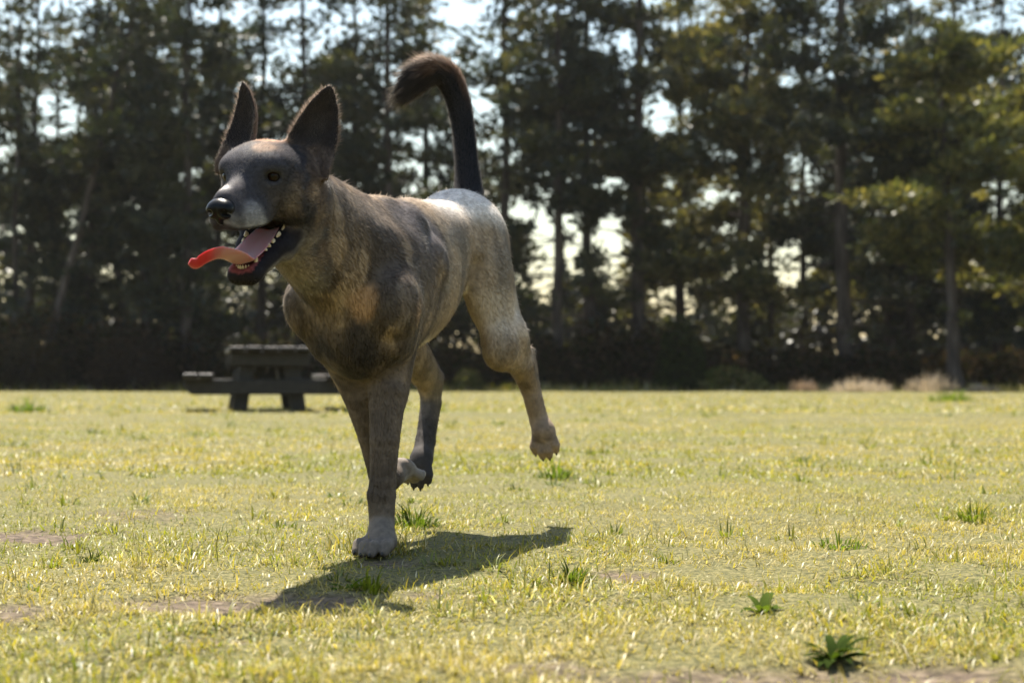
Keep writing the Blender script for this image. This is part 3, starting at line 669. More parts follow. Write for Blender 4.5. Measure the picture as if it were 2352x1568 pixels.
# mouth cavity between the jaw bones, and the gape open to the cheeks
apply([ch((-.055, 0, -.085), (.045, 0, -.130), .022, .012)], .0, .005, cut=True)
apply([ch((-.066, 0, -.069), (.070, 0, -.110), .003, .031, (HL, 4.0))], .0, .005, cut=True)
apply([ch((-.080, .034, -.078), (-.078, .034, -.090), .020, .020), ch((-.080, -.034, -.078), (-.078, -.034, -.090), .020, .020)], .01, .012)
# ears
def ear(base, tip, facing, hw, curl):
    a = np.asarray(base); ax = np.asarray(tip)-a; L = np.linalg.norm(ax); ax = ax/L
    n = facing - (facing@ax)*ax; n = n/np.linalg.norm(n); v = np.cross(ax, n)
    lo = np.minimum(a, tip)-hw; hi = np.maximum(a, tip)+hw
    def f(X, Y, Z):
        P = [X-a[0], Y-a[1], Z-a[2]]
        t = (P[0]*ax[0]+P[1]*ax[1]+P[2]*ax[2])/L; q = P[0]*v[0]+P[1]*v[1]+P[2]*v[2]; w = P[0]*n[0]+P[1]*n[1]+P[2]*n[2]
        tc = np.clip(t, 0, 1)
        half = hw*np.power(np.clip(1-tc, 0, 1), .76)*(.98+.60*tc)
        w0 = curl*(q/hw)**2*(1.15-.6*tc) - .012*np.sin(tc*3.1)
        rr = .0036 - .0010*tc
        dw = np.maximum(np.abs(w-w0) - .0008, 0); dq = np.maximum(np.abs(q)-half+rr, 0); dt = np.maximum(np.maximum((t-1)*L+rr, (-.12-t)*L), 0)
        d = np.sqrt(dw*dw+dq*dq+dt*dt) - rr
        return d*.8
    return lo, hi, f
EAR_L = (hd(-.085, .049, .018), hd(-.100, .084, .136), HF*.93+HL*.36, .042, .028)
EAR_R = (hd(-.085, -.060, .020), hd(-.102, -.071, .144), HF*.93-HL*.36, .041, .028)
apply([ear(*EAR_L)], 0, .012); apply([ear(*EAR_R)], 0, .012)

def surface_nets(F, g0, h):
    S = F < 0
    nx, ny, nz = F.shape
    cnt = np.zeros((nx-1, ny-1, nz-1), np.uint8)
    for a in (0, 1):
        for b in (0, 1):
            for c in (0, 1): cnt += S[a:nx-1+a, b:ny-1+b, c:nz-1+c]
    cells = np.argwhere((cnt > 0) & (cnt < 8)); del cnt
    n = len(cells)
    idx = np.full((nx-1, ny-1, nz-1), -1, np.int32); idx[tuple(cells.T)] = np.arange(n)
    acc = np.zeros((n, 3)); w = np.zeros(n)
    corner = [np.array(c) for c in np.ndindex(2, 2, 2)]
    val = {tuple(c): F[tuple((cells+c).T)] for c in corner}
    for c in corner:
        for ax in range(3):
            if c[ax] == 0:
                e = c.copy(); e[ax] = 1
                v0, v1 = val[tuple(c)], val[tuple(e)]
                m = (v0 < 0) != (v1 < 0)
                t = v0[m]/(v0[m]-v1[m])
                p = np.tile(c.astype(float), (m.sum(), 1)); p[:, ax] = t
                acc[m] += p; w[m] += 1
    V = (cells + acc/w[:, None])*h + g0
    quads = []
    for ax in range(3):
        o1, o2 = [(1, 2), (2, 0), (0, 1)][ax]
        s0 = [slice(None)]*3; s1 = [slice(None)]*3
        s0[ax] = slice(0, -1); s1[ax] = slice(1, None)
        A, B = S[tuple(s0)], S[tuple(s1)]
        e = np.argwhere(A != B)
        e = e[(e[:, o1] > 0) & (e[:, o2] > 0) & (e[:, o1] < F.shape[o1]-1) & (e[:, o2] < F.shape[o2]-1)]
        d1 = np.zeros(3, int); d1[o1] = 1; d2 = np.zeros(3, int); d2[o2] = 1
        q = np.stack([idx[tuple(e.T)], idx[tuple((e-d1).T)], idx[tuple((e-d1-d2).T)], idx[tuple((e-d2).T)]], 1)
        inside = S[tuple(e.T)]
        q[~inside] = q[~inside][:, ::-1]
        quads.append(q)
    return V, np.concatenate(quads)
DV, DQ = surface_nets(DOGF.F, G0, VOX)
def relax(V, Q, n, lam):
    for _ in range(n):
        for sgn in (lam, -lam*1.03):
            s = np.zeros_like(V); c = np.zeros(len(V))
            for a, b in ((0, 1), (1, 2), (2, 3), (3, 0)):
                for i in range(3): s[:, i] += np.bincount(Q[:, a], V[Q[:, b], i], len(V)) + np.bincount(Q[:, b], V[Q[:, a], i], len(V))
                c += np.bincount(Q[:, a], minlength=len(V)) + np.bincount(Q[:, b], minlength=len(V))
            V = V + sgn*(s/c[:, None]-V)
    return V
DV = relax(DV, DQ, 2, .5)
# keep only the largest connected surface
def largest(V, Q):
    lab = np.arange(len(V))
    for _ in range(400):
        m = lab[Q].min(1); new = lab.copy()
        for j in range(4): np.minimum.at(new, Q[:, j], m)
        new = new[new]
        if (new == lab).all(): break
        lab = new
    u, c = np.unique(lab, return_counts=True); keep = lab == u[c.argmax()]
    mp = np.cumsum(keep)-1
    return V[keep], mp[Q[keep[Q].all(1)]], c
DV, DQ, _c = largest(DV, DQ)
# ------------------------------------------------------------------ the dog's coat colours
def sstep(a, b, x):
    t = np.clip((x-a)/(b-a), 0, 1); return t*t*(3-2*t)
def quad_normals(V, Q):
    n = np.cross(V[Q[:, 2]]-V[Q[:, 0]], V[Q[:, 3]]-V[Q[:, 1]])
    N = np.stack([sum(np.bincount(Q[:, j], n[:, i], len(V)) for j in range(4)) for i in range(3)], 1)
    return N/np.maximum(np.linalg.norm(N, axis=1, keepdims=True), 1e-12)
DN = quad_normals(DV, DQ)
LOC = (DV-DO)@BODY_R.T                      # forward, left, up
HLO = (DV-HE)@HEAD_R.T/HS                   # in the head's frame, from between the eyes
hf, hl, hu = HLO.T
bf, bl, bu = LOC.T
tl = np.asarray(TLp)
def path_dist(V, P):
    best = np.full(len(V), 9.); tb = np.zeros(len(V))
    for i in range(len(P)-1):
        ab = P[i+1]-P[i]; t = np.clip(((V-P[i])@ab)/(ab@ab), 0, 1)
        d = np.linalg.norm(V-P[i]-t[:, None]*ab, axis=1); m = d < best
        best[m] = d[m]; tb[m] = i+t[m]
    return best, tb
td, tt = path_dist(DV, tl)
m_tail = sstep(.048, .040, td) * sstep(.55, .95, tt)
m_head = sstep(-.125, -.100, hf + .25*np.clip(-hu-.07, 0, 1)) * sstep(.30, .25, np.linalg.norm(HLO, axis=1))
m_head = m_head * (np.linalg.norm(HLO, axis=1) < .26)
def m_ear(e):
    a, tip = np.asarray(e[0]), np.asarray(e[1]); ab = tip-a; t = ((DV-a)@ab)/(ab@ab)
    d = np.linalg.norm(DV-a-np.clip(t, 0, 1)[:, None]*ab, axis=1)
    return sstep(.16, .30, t)*(d < .06), t
e_l, t_l = m_ear(EAR_L); e_r, t_r = m_ear(EAR_R); m_earm = np.maximum(e_l, e_r)
def limb(P): return path_dist(DV, np.asarray(P))
N1 = fnoise(DV, 14, 3); N2 = fnoise(DV, 45, 9); N3 = fnoise(DV, 160, 21, 2)
STR = fnoise(np.stack([bf*44 + .18*np.sin(bu*40) + 2.4*N1, bl*26, bu*6], 1), 1.0, 31, 3)     # brindle stripes run down the sides
tan, brown, grey, dark, cream = [np.array(c) for c in ((.178, .132, .090), (.104, .078, .059), (.128, .107, .087), (.012, .011, .012), (.46, .40, .34))]
def mix(c, d, m): return c + (np.asarray(d)-c)*np.asarray(m)[:, None]
COAT = np.tile(grey, (len(DV), 1))
COAT = mix(COAT, tan, .75*sstep(.35, .65, N1))
front = sstep(-.135, -.03, bf + .03*(N1-.5))
COAT = mix(COAT, brown*.75, .88*front*sstep(.15, .5, N1+.2*N2))
COAT = mix(COAT, dark, front*.66*sstep(.42, .62, STR))
COAT = mix(COAT, dark, (1-front)*.34*sstep(.43, .62, STR))
COAT = mix(COAT, tan, front*.70*sstep(.48, .38, STR)*sstep(.42, .58, fnoise(DV, 22, 77)))
COAT = mix(COAT, (.36, .335, .31), .8*sstep(.585, .64, bu)*sstep(-.10, -.20, bf))         # grey back, paled further to paint the sun on it
COAT = mix(COAT, cream, .75*sstep(-.55, -.9, DN[:, 2])*sstep(.33, .36, bu)*sstep(0, -.08, bf))   # belly
COAT = mix(COAT, cream, .25*sstep(.50, .44, bu)*sstep(-.20, -.30, bf)*sstep(.37, .40, bu))
def blob(c, r, col, m, soft=.5):
    global COAT
    d = np.linalg.norm(DV-np.asarray(c), axis=1) + r*.5*(N2-.5)
    COAT = mix(COAT, col, m*sstep(r, r*soft, d))
blob(dg(-.02, .075, .56), .10, (.045, .04, .042), .85)       # dark saddle over the left shoulder
blob(dg(.02, .085, .50), .07, (.06, .05, .048), .6)
blob(dg(.115, -.015, .335), .085, dark, .75)                 # dark breast
blob(dg(.135, .03, .36), .05, dark, .55)
blob(dg(.15, .0, .47), .05, (.19, .145, .10), .5)           # pale streaks on the throat side
blob(dg(.11, -.06, .50), .05, dark, .55)
blob(at(700, 640, 2.26), .035, dark, .8)
blob(at(925, 700, 2.34), .04, (.16, .09, .05), .8)
blob(at(830, 690, 2.30), .04, (.22, .135, .075), .7)
# limbs
for P, lo, stripe in ((LFp, .55, .0), (RFp, .5, .5)):
    d, t = limb(P); m = sstep(.065, .05, d)*sstep(.2, 1.0, t)
    COAT = mix(COAT, mix(np.tile((.058, .045, .036), (len(DV), 1)), dark, sstep(.40, .66, fnoise(DV, 26, 5))*.35), m*.9)
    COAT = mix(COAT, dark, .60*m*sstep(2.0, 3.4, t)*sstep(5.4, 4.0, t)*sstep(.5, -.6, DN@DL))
    COAT = mix(COAT, (.095, .079, .064), .7*m*sstep(3.6, 5.8, t))
for pw, cl in ((LF_PAW, (.075, .063, .053)), (RF_PAW, (.11, .098, .088)), (LH_PAW, (.10, .080, .064)), (RH_PAW, (.03, .027, .027))):
    blob(pw[0] + np.asarray(pw[1])/np.linalg.norm(pw[1])*.02, .058, cl, .85, .75)
d, t = limb([at(1150, 800, 2.775), at(1200, 838, 2.90), at(1217, 885, 2.935), at(1238, 965, 2.945), at(1250, 1020, 2.935)])
m = sstep(.055, .04, d)*sstep(.5, 1.2, t)
COAT = mix(COAT, (.125, .090, .062), m*.7); COAT = mix(COAT, dark, .45*m*sstep(.5, .66, fnoise(DV, 40, 15)))
d, t = limb([at(930, 800, 2.70), at(986, 880, 2.84), at(990, 925, 2.85), at(978, 1010, 2.80), at(966, 1080, 2.765)])
m = sstep(.055, .04, d)*sstep(1.2, 2.9, t+.9*(N2-.5))
COAT = mix(COAT, (.022, .02, .02), m*.92)
# tail: black with a brown upper side near the bend
COAT = mix(COAT, (.009, .009, .012), m_tail*.97)
COAT = mix(COAT, (.13, .070, .038), m_tail*.6*sstep(3.2, 4.6, tt)*sstep(7.2, 6.0, tt)*sstep(.0, .5, DN[:, 2]+.6*DN[:, 0])*sstep(.35, .6, N2+.2))
# head
face = mix(np.tile((.021, .0205, .025), (len(DV), 1)), (.070, .048, .034), .75*sstep(.02, -.07, hf)*sstep(.42, .6, fnoise(DV, 34, 41)))
COAT = mix(COAT, face, m_head*.95)
def hblob(f, l, u, r, col, m, soft=.4):
    global COAT
    d = np.linalg.norm(HLO-np.array([f, l, u]), axis=1) + r*.5*(N2-.5)
    COAT = mix(COAT, col, m*sstep(r, r*soft, d))
hblob(-.045, .004, .058, .034, (.26, .15, .09), .85)          # rusty forehead
hblob(-.005, .018, .040, .022, (.20, .13, .085), .5)
hblob(-.03, .050, -.030, .030, (.15, .115, .085), .6)        # cheek
hblob(-.055, .055, -.030, .03, (.20, .145, .10), .55)
hblob(-.085, .055, -.055, .035, (.11, .082, .06), .6)
hblob(.055, .034, -.064, .034, (.13, .125, .13), .8)           # greying lip
hblob(.03, .036, -.074, .016, (.17, .165, .165), .7)
hblob(.082, .012, -.064, .02, (.13, .125, .13), .6)
hblob(.035, -.030, -.060, .045, (.10, .10, .10), .6)
hblob(.004, .036, .0, .022, (.022, .021, .024), .75); hblob(.004, -.036, .0, .022, (.022, .021, .024), .75)
hblob(.070, -.006, -.024, .017, (.34, .32, .31), .75)  # sun patch on the muzzle bridge, painted into the coat
lipline = np.abs(hu - (-.069-.0*hf)) 
COAT = mix(COAT, (.012, .011, .012), m_head*sstep(-.062, -.067, hu+.0006)*sstep(-.09, -.07, hf)*sstep(.35, .6, -DN@HU)*.9)
# inside of the mouth and the black lips of the lower jaw
m_in = m_head*sstep(.042, .030, np.abs(hl))*sstep(-.064, -.072, hu+.30*np.clip(-hf-.02, 0, 1)*0)*sstep(.25, .55, DN@HU+.6*(DN@HF)*0)
jaw = m_head*sstep(-.075, -.09, hu)
COAT = mix(COAT, (.006, .005, .006), jaw*.95*sstep(-.085, -.055, hf))
COAT = mix(COAT, (.17, .15, .135), jaw*.6*sstep(.1, .7, -DN@HU)*sstep(.028, .0, np.abs(hu+.165)*0+np.clip(hf-.0, 0, 1)))
mouth = m_head*(hf > -.075)*(np.abs(hl) < .021)*sstep(.2, .5, DN@HU)*sstep(-.078, -.086, hu)
COAT = mix(COAT, (.13, .035, .035), mouth*.7)
# ears: dark, warm on the thin rims
COAT = mix(COAT, (.012, .0095, .009), m_earm*.94)
for e in (EAR_L, EAR_R):
    k = m_ear(e)[0]*sstep(.0, -.5, DN@np.asarray(e[2])); COAT = mix(COAT, (.13, .085, .06), k*.8)
N4 = vnoise(DV, 420, 5)
COAT = np.clip(COAT*1.85*(.72+.56*N3)[:, None]*(1+(.9*N4-.45)*(.35+.45*m_head))[:, None], .003, .8)

# ------------------------------------------------------------------ dog objects
dog = empty('dog', (float(DO[0]), float(DO[1]), 0.0))
tag(dog, 'brindle dog with pricked ears, open mouth and raised tail, trotting over the lawn', 'dog')
def dchild(name, V, F, mat, smooth=True, parent=None):
    o = obj(name, mesh_np(name, np.asarray(V) - np.array([DO[0], DO[1], 0]), F, smooth), mat, parent or dog)
    return o
m, nt, out = mat_new('dog_skin'); b = pbsdf(nt, out, rough=.75, spec=.1); nt.links.new(attr(nt, 'coat').outputs['Color'], b.inputs['Base Color'])
b.inputs['Sheen Weight'].default_value = .0; b.inputs['Sheen Roughness'].default_value = .32; b.inputs['Sheen Tint'].default_value = (1, .96, .92, 1)
M_SKIN = m
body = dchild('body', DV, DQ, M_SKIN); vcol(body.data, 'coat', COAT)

# fur
def fur_material():
    m, nt, out = mat_new('dog_fur')
    c = attr(nt, 'coat')
    p = nt.nodes.new('ShaderNodeBsdfPrincipled'); nt.links.new(c.outputs['Color'], p.inputs['Base Color']); p.inputs['Roughness'].default_value = .55; p.inputs['Specular IOR Level'].default_value = .12
    p.inputs['Sheen Weight'].default_value = .07; p.inputs['Sheen Roughness'].default_value = .3
    t = nt.nodes.new('ShaderNodeBsdfTranslucent')
    g = nt.nodes.new('ShaderNodeMix'); g.data_type = 'RGBA'; g.inputs['Factor'].default_value = .28
    nt.links.new(c.outputs['Color'], g.inputs['A']); g.inputs['B'].default_value = (.80, .68, .55, 1); nt.links.new(g.outputs['Result'], t.inputs['Color'])
    m1 = nt.nodes.new('ShaderNodeMixShader'); m1.inputs[0].default_value = .42; nt.links.new(p.outputs[0], m1.inputs[1]); nt.links.new(t.outputs[0], m1.inputs[2])
    nt.links.new(m1.outputs[0], out.inputs['Surface'])
    return m
M_FUR = fur_material()
TRI = np.concatenate([DQ[:, [0, 1, 2]], DQ[:, [0, 2, 3]]])
ta = .5*np.linalg.norm(np.cross(DV[TRI[:, 1]]-DV[TRI[:, 0]], DV[TRI[:, 2]]-DV[TRI[:, 0]]), axis=1)
length = np.full(len(DV), .0118)
length = length + .007*sstep(-.08, .06, bf)*sstep(.36, .46, bu)*sstep(.5, 1, N1+.3)         # neck and chest
length = np.where(m_head > .3, .0075, length)
length = length + (1-m_head)*.006*sstep(-.5, -.9, DN[:, 2])*sstep(.36, .4, bu)              # belly fringe
length = length*(1-m_tail) + m_tail*(.015 + .030*sstep(4.0, 7.0, tt))
low = sstep(.36, .28, bu)*(1-m_head); length = length*(1-low) + low*.0085
for pw in (LF_PAW, RF_PAW, LH_PAW, RH_PAW): length = length*(1-.68*sstep(.07, .05, np.linalg.norm(DV-pw[0]-np.asarray(pw[1])/np.linalg.norm(pw[1])*.015, axis=1)))
length = np.where((m_head > .3) & (hf > .0), .0050, length)
length = np.where(m_earm > .4, .0050, length)
ear_out = np.zeros((len(DV), 3)); m_rim = np.zeros(len(DV))
for e in (EAR_L, EAR_R):
    a_, tip_ = np.asarray(e[0]), np.asarray(e[1]); ax_ = tip_-a_; L_ = np.linalg.norm(ax_); ax_ = ax_/L_; n_e = e[2]-(e[2]@ax_)*ax_; n_e /= np.linalg.norm(n_e); v_e = np.cross(ax_, n_e)
    t_e = np.clip(((DV-a_)@ax_)/L_, 0, 1); q_e = (DV-a_)@v_e; h_e = e[3]*np.power(1-t_e, .76)*(.98+.60*t_e)
    k = m_ear(e)[0]*sstep(.80, .93, np.abs(q_e)/np.maximum(h_e, 1e-3)); m_rim = np.maximum(m_rim, k)
    ear_out += k[:, None]*(np.sign(q_e)[:, None]*v_e*1.2 + ax_*.9)
length = length + m_rim*.0065
COAT = mix(COAT, (.20, .13, .09), m_rim*.75)
k = m_ear(EAR_L)[0]*sstep(.3, .6, DN@np.asarray(EAR_L[2])); q_l = (DV-np.asarray(EAR_L[0]))@HL
COAT = mix(COAT, (.16, .15, .145), .75*k*sstep(.016, .004, np.abs(q_l-.002-.25*(hu-.03)))*sstep(.10, .07, hu))
nofur = (m_head > .4)*((np.linalg.norm(HLO-np.array([.094, 0, -.0525]), axis=1) < .022) + (mouth > .2)
        + ((jaw > .3)*(hf > -.07)*(hu < -.08)*(DN@HU > -.3)) + (np.linalg.norm(HLO-np.array([.006, .038, -.001]), axis=1) < .0125) + (np.linalg.norm(HLO-np.array([.006, -.038, -.001]), axis=1) < .0125)
        + ((np.abs(hl) < .03)*(hu < -.062)*(hu > -.14)*(hf > -.075)*(DN@HU < -.4))) > 0
prob = ta*(1.0 + 2.2*(m_head[TRI].mean(1)) + 1.2*m_tail[TRI].mean(1) + .8*low[TRI].mean(1))
prob[nofur[TRI].any(1)] = 0
NH = 230000
ti = rng.choice(len(TRI), NH, p=prob/prob.sum())
u, v = rng.random(NH), rng.random(NH); fl = u+v > 1; u[fl], v[fl] = 1-u[fl], 1-v[fl]
W3 = np.stack([1-u-v, u, v], 1)[:, :, None]
def interp(A): return (A[TRI[ti]]*(W3 if A.ndim > 1 else W3[:, :, 0])).sum(1)
root = interp(DV); nrm = interp(DN); nrm /= np.linalg.norm(nrm, axis=1, keepdims=True)
flow = np.tile(-DF*.75 - DU*.65, (len(DV), 1))
lowm = sstep(.40, .32, bu)[:, None]*(1-m_head[:, None]); flow = flow*(1-lowm) + lowm*(-DU - .15*DF)
flow = flow*(1-m_head[:, None]) + m_head[:, None]*(-HF + .1*HU*0)
for e in (EAR_L, EAR_R):
    k = m_ear(e)[0][:, None]; ax = e[1]-e[0]; flow = flow*(1-k) + k*ax/np.linalg.norm(ax)
seg = np.clip(tt.astype(int), 0, len(tl)-2); td_ = tl[seg+1]-tl[seg]; td_ = td_/np.linalg.norm(td_, axis=1, keepdims=True)
flow = flow*(1-m_tail[:, None]) + m_tail[:, None]*td_
flow = flow*(1-m_rim[:, None]) + ear_out
fl_ = interp(flow) + rng.normal(0, .16, (NH, 3))
fl_ = fl_ - (fl_*nrm).sum(1, keepdims=True)*nrm; fl_ /= np.maximum(np.linalg.norm(fl_, axis=1, keepdims=True), 1e-6)
clump = (fnoise(root, 45, 55, 2)-.5)[:, None]*.45
side = np.cross(nrm, fl_)
fl_ = fl_ + side*clump; fl_ /= np.linalg.norm(fl_, axis=1, keepdims=True)
ln = interp(length)*(.65+.6*rng.random(NH))
lift = (.20 + .12*rng.random(NH) + .22*interp(m_head) + .7*(rng.random(NH) < .04))[:, None]
tailw = interp(m_tail)[:, None]; lift = lift + .22*tailw
p0 = root - nrm*.0008; d0 = fl_ + nrm*lift; d0 /= np.linalg.norm(d0, axis=1, keepdims=True)
rw = np.where(interp(m_head) > .5, .00034, .00052)*(1+.3*interp(m_tail))*(.6+.8*rng.random(NH))
wd = np.cross(nrm, d0) + nrm*rng.normal(0, .5, (NH, 1)); wd /= np.linalg.norm(wd, axis=1, keepdims=True)
pts = np.stack([p0 + wd*rw[:, None], p0 - wd*rw[:, None], p0 + d0*ln[:, None] - nrm*(ln*.10)[:, None]], 1).reshape(-1, 3)
fur = dchild('fur', pts, np.arange(NH*3).reshape(-1, 3), M_FUR)
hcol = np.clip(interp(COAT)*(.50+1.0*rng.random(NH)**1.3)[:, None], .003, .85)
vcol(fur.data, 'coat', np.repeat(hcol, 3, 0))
fn = nrm + .35*fl_; fn /= np.linalg.norm(fn, axis=1, keepdims=True)
fur.data.normals_split_custom_set_from_vertices(np.repeat(fn, 3, 0).tolist())
fur['kind'] = 'stuff'

m, nt, out = mat_new('dog_claw'); pbsdf(nt, out, (.022, .018, .016), .4, .4); M_CLAW = m
for c, d, s_ in CLAWS:
    d = np.asarray(d)/np.linalg.norm(d); a_ = np.cross(d, DU+.01); a_ /= np.linalg.norm(a_); b_ = np.cross(d, a_)
    V = [c - d*.006*s_ + (a_*math.cos(t)+b_*math.sin(t))*.0034*s_ for t in np.linspace(0, 2*np.pi, 6, endpoint=False)] + [c + d*.003*s_ + (a_*math.cos(t)+b_*math.sin(t))*.0026*s_ for t in np.linspace(0, 2*np.pi, 6, endpoint=False)] + [c + d*.0065*s_ - DU*.0010]
    dchild('claw', V, [np.array([(j, (j+1) % 6, 6+(j+1) % 6, 6+j) for j in range(6)]), np.array([(6+j, 6+(j+1) % 6, 12) for j in range(6)])], M_CLAW)

# eyes
def uv_sphere(c, r, R=None, n=20, k=12):
    th = np.linspace(0, 2*np.pi, n, endpoint=False); ph = np.linspace(0, np.pi, k+1)[1:-1]
    V = [np.array([0, 0, 1.])] + [np.array([math.sin(p)*math.cos(t), math.sin(p)*math.sin(t), math.cos(p)]) for p in ph for t in th] + [np.array([0, 0, -1.])]
    T = [(0, 1+j, 1+(j+1) % n) for j in range(n)] + [(len(V)-1, 1+(k-2)*n+(j+1) % n, 1+(k-2)*n+j) for j in range(n)]
    Q = [(1+i*n+j, 1+(i+1)*n+j, 1+(i+1)*n+(j+1) % n, 1+i*n+(j+1) % n) for i in range(k-2) for j in range(n)]
    V = np.asarray(V)*np.asarray(r)
    if R is not None: V = V@R
    return V+np.asarray(c), [np.array(T), np.array(Q)]
m, nt, out = mat_new('dog_eye'); b = pbsdf(nt, out, rough=.12, spec=.13); nt.links.new(attr(nt, 'iris').outputs['Color'], b.inputs['Base Color'])
b.inputs['Coat Weight'].default_value = .03; b.inputs['Coat Roughness'].default_value = .03
M_EYE = m
look = np.array([-.25, -.95, -.05]); look /= np.linalg.norm(look)
for s in (1, -1):
    V, F = uv_sphere(hd(-.0005 + .0035*(s < 0), s*.0366, -.0018), .0104, None, 32, 24)
    ey = dchild('eye', V, F, M_EYE)
    c = (V - hd(-.0005 + .0035*(s < 0), s*.0366, -.0018))/.0104
    ax = look + HL*s*.25; ax /= np.linalg.norm(ax); ang = np.degrees(np.arccos(np.clip(c@ax, -1, 1)))
    col = np.tile((.012, .010, .010), (len(V), 1)); col = mix(col, (.016, .008, .004), sstep(44, 36, ang)); col = mix(col, (.004, .004, .004), sstep(19, 14, ang))
    vcol(ey.data, 'iris', col)
# nose leather
NX, NU = .002, -.0125
NF = Field(hd(.090, 0, -.050)-.045, hd(.090, 0, -.050)+.045, .0014)
NF.apply([eh(.0865+NX, 0, -.0325+NU, .0165, .0205, .0140, 14), eh(.0915+NX, .0095, -.0375+NU, .0118, .0112, .0124), eh(.0915+NX, -.0095, -.0375+NU, .0118, .0112, .0124), eh(.0870+NX, 0, -.0490+NU, .009, .007, .010)], .005, 0)
for s in (1, -1):
    NF.apply([ch((.107+NX, s*.0090, -.0400+NU), (.095+NX, s*.0140, -.0400+NU), .0044, .0040), ch((.097+NX, s*.0135, -.0410+NU), (.088+NX, s*.0195, -.0425+NU), .0028, .0016)], .003, .003, cut=True)
NF.apply([ch((.106+NX, 0, -.033+NU), (.098+NX, 0, -.060+NU), .0012, .0012)], 0, .003, cut=True)
nv, nq = surface_nets(NF.F, NF.g0, NF.h); nv = relax(nv, nq, 2, .5)
m, nt, out = mat_new('dog_nose'); b = pbsdf(nt, out, (.005, .005, .006), .30, .14)
n_ = noise_node(nt, 900, 2); bp = nt.nodes.new('ShaderNodeBump'); bp.inputs['Strength'].default_value = .35; bp.inputs['Distance'].default_value = .0006
nt.links.new(n_.outputs[0], bp.inputs['Height']); nt.links.new(bp.outputs[0], b.inputs['Normal'])
dchild('nose', nv, nq, m)
# tongue
TP = np.array([hd(-.050, 0, -.086), hd(-.015, .000, -.104), hd(.014, -.001, -.119), hd(.038, -.004, -.127), at(522, 588, 2.022), at(498, 585, 2.006), at(473, 594, 1.996), at(451, 606, 1.990), at(434, 600, 1.986)])
TW = np.array([.019, .0245, .0260, .0260, .0245, .0220, .0190, .0150, .007])
tc = catmull(TP, 7); tw = np.clip(np.interp(np.linspace(0, 1, len(tc)), np.linspace(0, 1, len(TW)), TW), .002, 1)
V = []; NS = 18; lat = HL.copy()
for i, c in enumerate(tc):
    d = tc[min(i+1, len(tc)-1)] - tc[max(i-1, 0)]; d /= np.linalg.norm(d)
    lat = lat - (lat@d)*d; lat /= np.linalg.norm(lat); up = np.cross(d, lat)
    f_ = i/(len(tc)-1)
    roll = .70*float(sstep(.35, .95, f_)); lat_, up_ = lat*math.cos(roll)+up*math.sin(roll), up*math.cos(roll)-lat*math.sin(roll); th = .0042*(1-.10*f_)
    for j in range(NS):
        a = 2*np.pi*j/NS; x = math.cos(a); z = math.sin(a)
        trough = (.0055*(x*x) - .003*math.exp(-(x/.18)**2))*min(1, tw[i]/.018)*(1 if f_ < .62 else max(.35, 1-2*(f_-.62)))
        V.append(c + lat_*x*tw[i] + up_*(z*th*(1-.25*x*x) + trough))
Q = [(i*NS+j, i*NS+(j+1) % NS, (i+1)*NS+(j+1) % NS, (i+1)*NS+j) for i in range(len(tc)-1) for j in range(NS)]
V += [tc[0], tc[-1]]; T = [(len(V)-2, (j+1) % NS, j) for j in range(NS)] + [(len(V)-1, (len(tc)-1)*NS+j, (len(tc)-1)*NS+(j+1) % NS) for j in range(NS)]
m, nt, out = mat_new('dog_tongue'); b = pbsdf(nt, out, (.50, .26, .275), .36, .4)
b.inputs['Subsurface Weight'].default_value = 1.0; b.inputs['Subsurface Radius'].default_value = (.008, .0016, .0012); b.inputs['Subsurface Scale'].default_value = 1.0
tr = nt.nodes.new('ShaderNodeBsdfTranslucent'); tr.inputs[0].default_value = (.55, .008, .018, 1)
mx = nt.nodes.new('ShaderNodeMixShader'); mx.inputs[0].default_value = .26
nt.links.new(b.outputs[0], mx.inputs[1]); nt.links.new(tr.outputs[0], mx.inputs[2]); nt.links.new(mx.outputs[0], out.inputs['Surface'])
n_ = noise_node(nt, 700, 2); bp = nt.nodes.new('ShaderNodeBump'); bp.inputs['Strength'].default_value = .25; bp.inputs['Distance'].default_value = .0005
nt.links.new(n_.outputs[0], bp.inputs['Height']); nt.links.new(bp.outputs[0], b.inputs['Normal'])
tg = dchild('tongue', V, [np.array(Q), np.array(T)], m)
tf = np.concatenate([np.repeat(np.arange(len(tc))/(len(tc)-1), NS), [0, 1]]); vcol(tg.data, 'flesh', mix(np.tile((.46, .27, .29), (len(V), 1)), (.30, .028, .036), sstep(.55, .78, tf)))  # end reddened: backlight glowing through the tongue is painted in
nt.links.new(attr(nt, 'flesh').outputs['Color'], b.inputs['Base Color'])
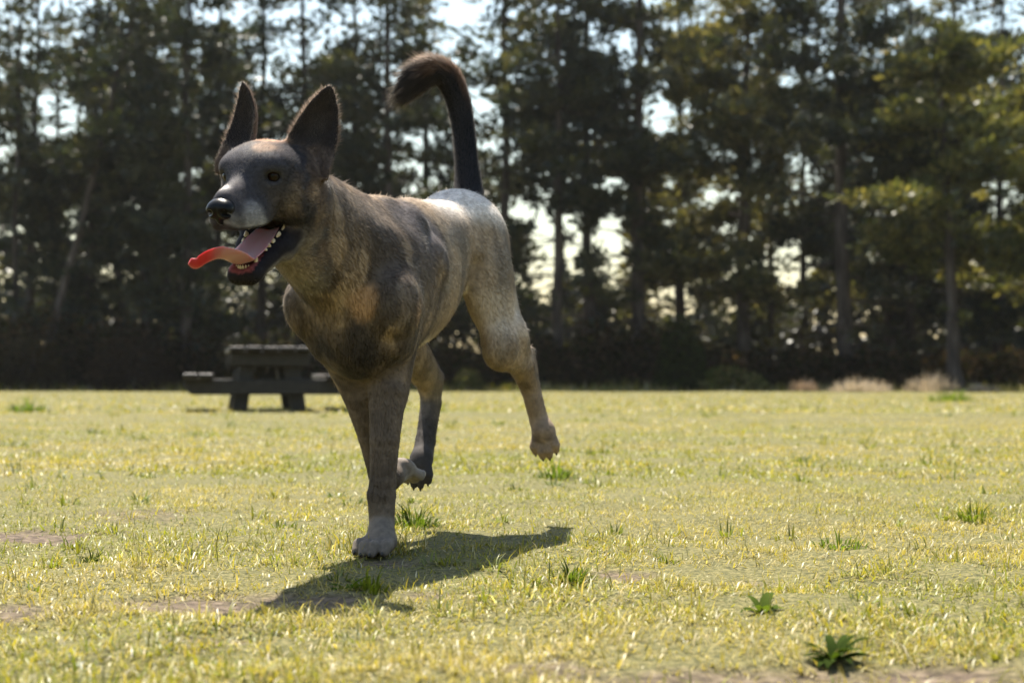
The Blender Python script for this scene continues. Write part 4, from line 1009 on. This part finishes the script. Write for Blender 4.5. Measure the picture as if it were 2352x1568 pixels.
# teeth of the lower jaw
m, nt, out = mat_new('dog_tooth'); b = pbsdf(nt, out, (.72, .62, .44), .3, .5)
n_ = noise_node(nt, 180, 2); r_ = ramp(nt, n_.outputs[0], [(.35, (.42, .31, .17)), (.65, (.60, .52, .38))]); nt.links.new(r_.outputs[0], b.inputs['Base Color'])
M_TOOTH = m
def tooth(f, l, u, w, t, h, lean=(0, 0)):
    """a crown: base ring, waist, blunt tip, leaning a little"""
    V = []; n = 8; prof = [(1.0, -.25), (1.05, .15), (.80, .5), (.42, .82), (.10, 1.0)]
    for r, z in prof:
        for j in range(n):
            a = 2*np.pi*j/n; V.append(hd(f + r*w*math.cos(a) + lean[0]*z*h, l + r*t*math.sin(a) + lean[1]*z*h, u + z*h))
    Q = [(i*n+j, i*n+(j+1) % n, (i+1)*n+(j+1) % n, (i+1)*n+j) for i in range(len(prof)-1) for j in range(n)]
    Q.append(tuple(range((len(prof)-1)*n, len(prof)*n))[:4]); Q.append((len(prof)*n-4, len(prof)*n-3, len(prof)*n-2, len(prof)*n-1))
    return dchild('tooth', V, np.array(Q), M_TOOTH)
for s in (1, -1):
    for f, l, u, w, h in ((-.044, .0295, -.0850, .0080, .0100), (-.028, .0280, -.0935, .0065, .0078), (-.015, .0255, -.1015, .0046, .0056), (-.005, .0230, -.1075, .0038, .0050), (.003, .0210, -.1125, .0030, .0042)):
        tooth(f, s*l, u, w, .0035, h, (.1, s*.1))
    tooth(.0225, s*.0150, -.1345, .0042, .0034, .0150, (.12, s*.25))
for j in range(6):
    q = (j-2.5)*.0042; tooth(.0375 - abs(q)*.35, q, -.1375, .0018, .0018, .0052, (.25, 0))
# ------------------------------------------------------------------ thin volume added to veil the wood, standing in for lens glare
bm = bmesh.new(); bmesh.ops.create_cube(bm, size=1.0)
for v in bm.verts: v.co = Vector((v.co.x*400, v.co.y*260+60, (v.co.z+.5)*27-1.2))
me = bpy.data.meshes.new('glare_haze'); bm.to_mesh(me); bm.free()
m, nt, out = mat_new('glare_haze'); pv = nt.nodes.new('ShaderNodeVolumePrincipled'); pv.inputs['Color'].default_value = (.95, .97, 1, 1); pv.inputs['Density'].default_value = .00013; pv.inputs['Anisotropy'].default_value = .35
nt.links.new(pv.outputs[0], out.inputs['Volume'])
tag(obj('glare_haze', me, m), kind='stuff')
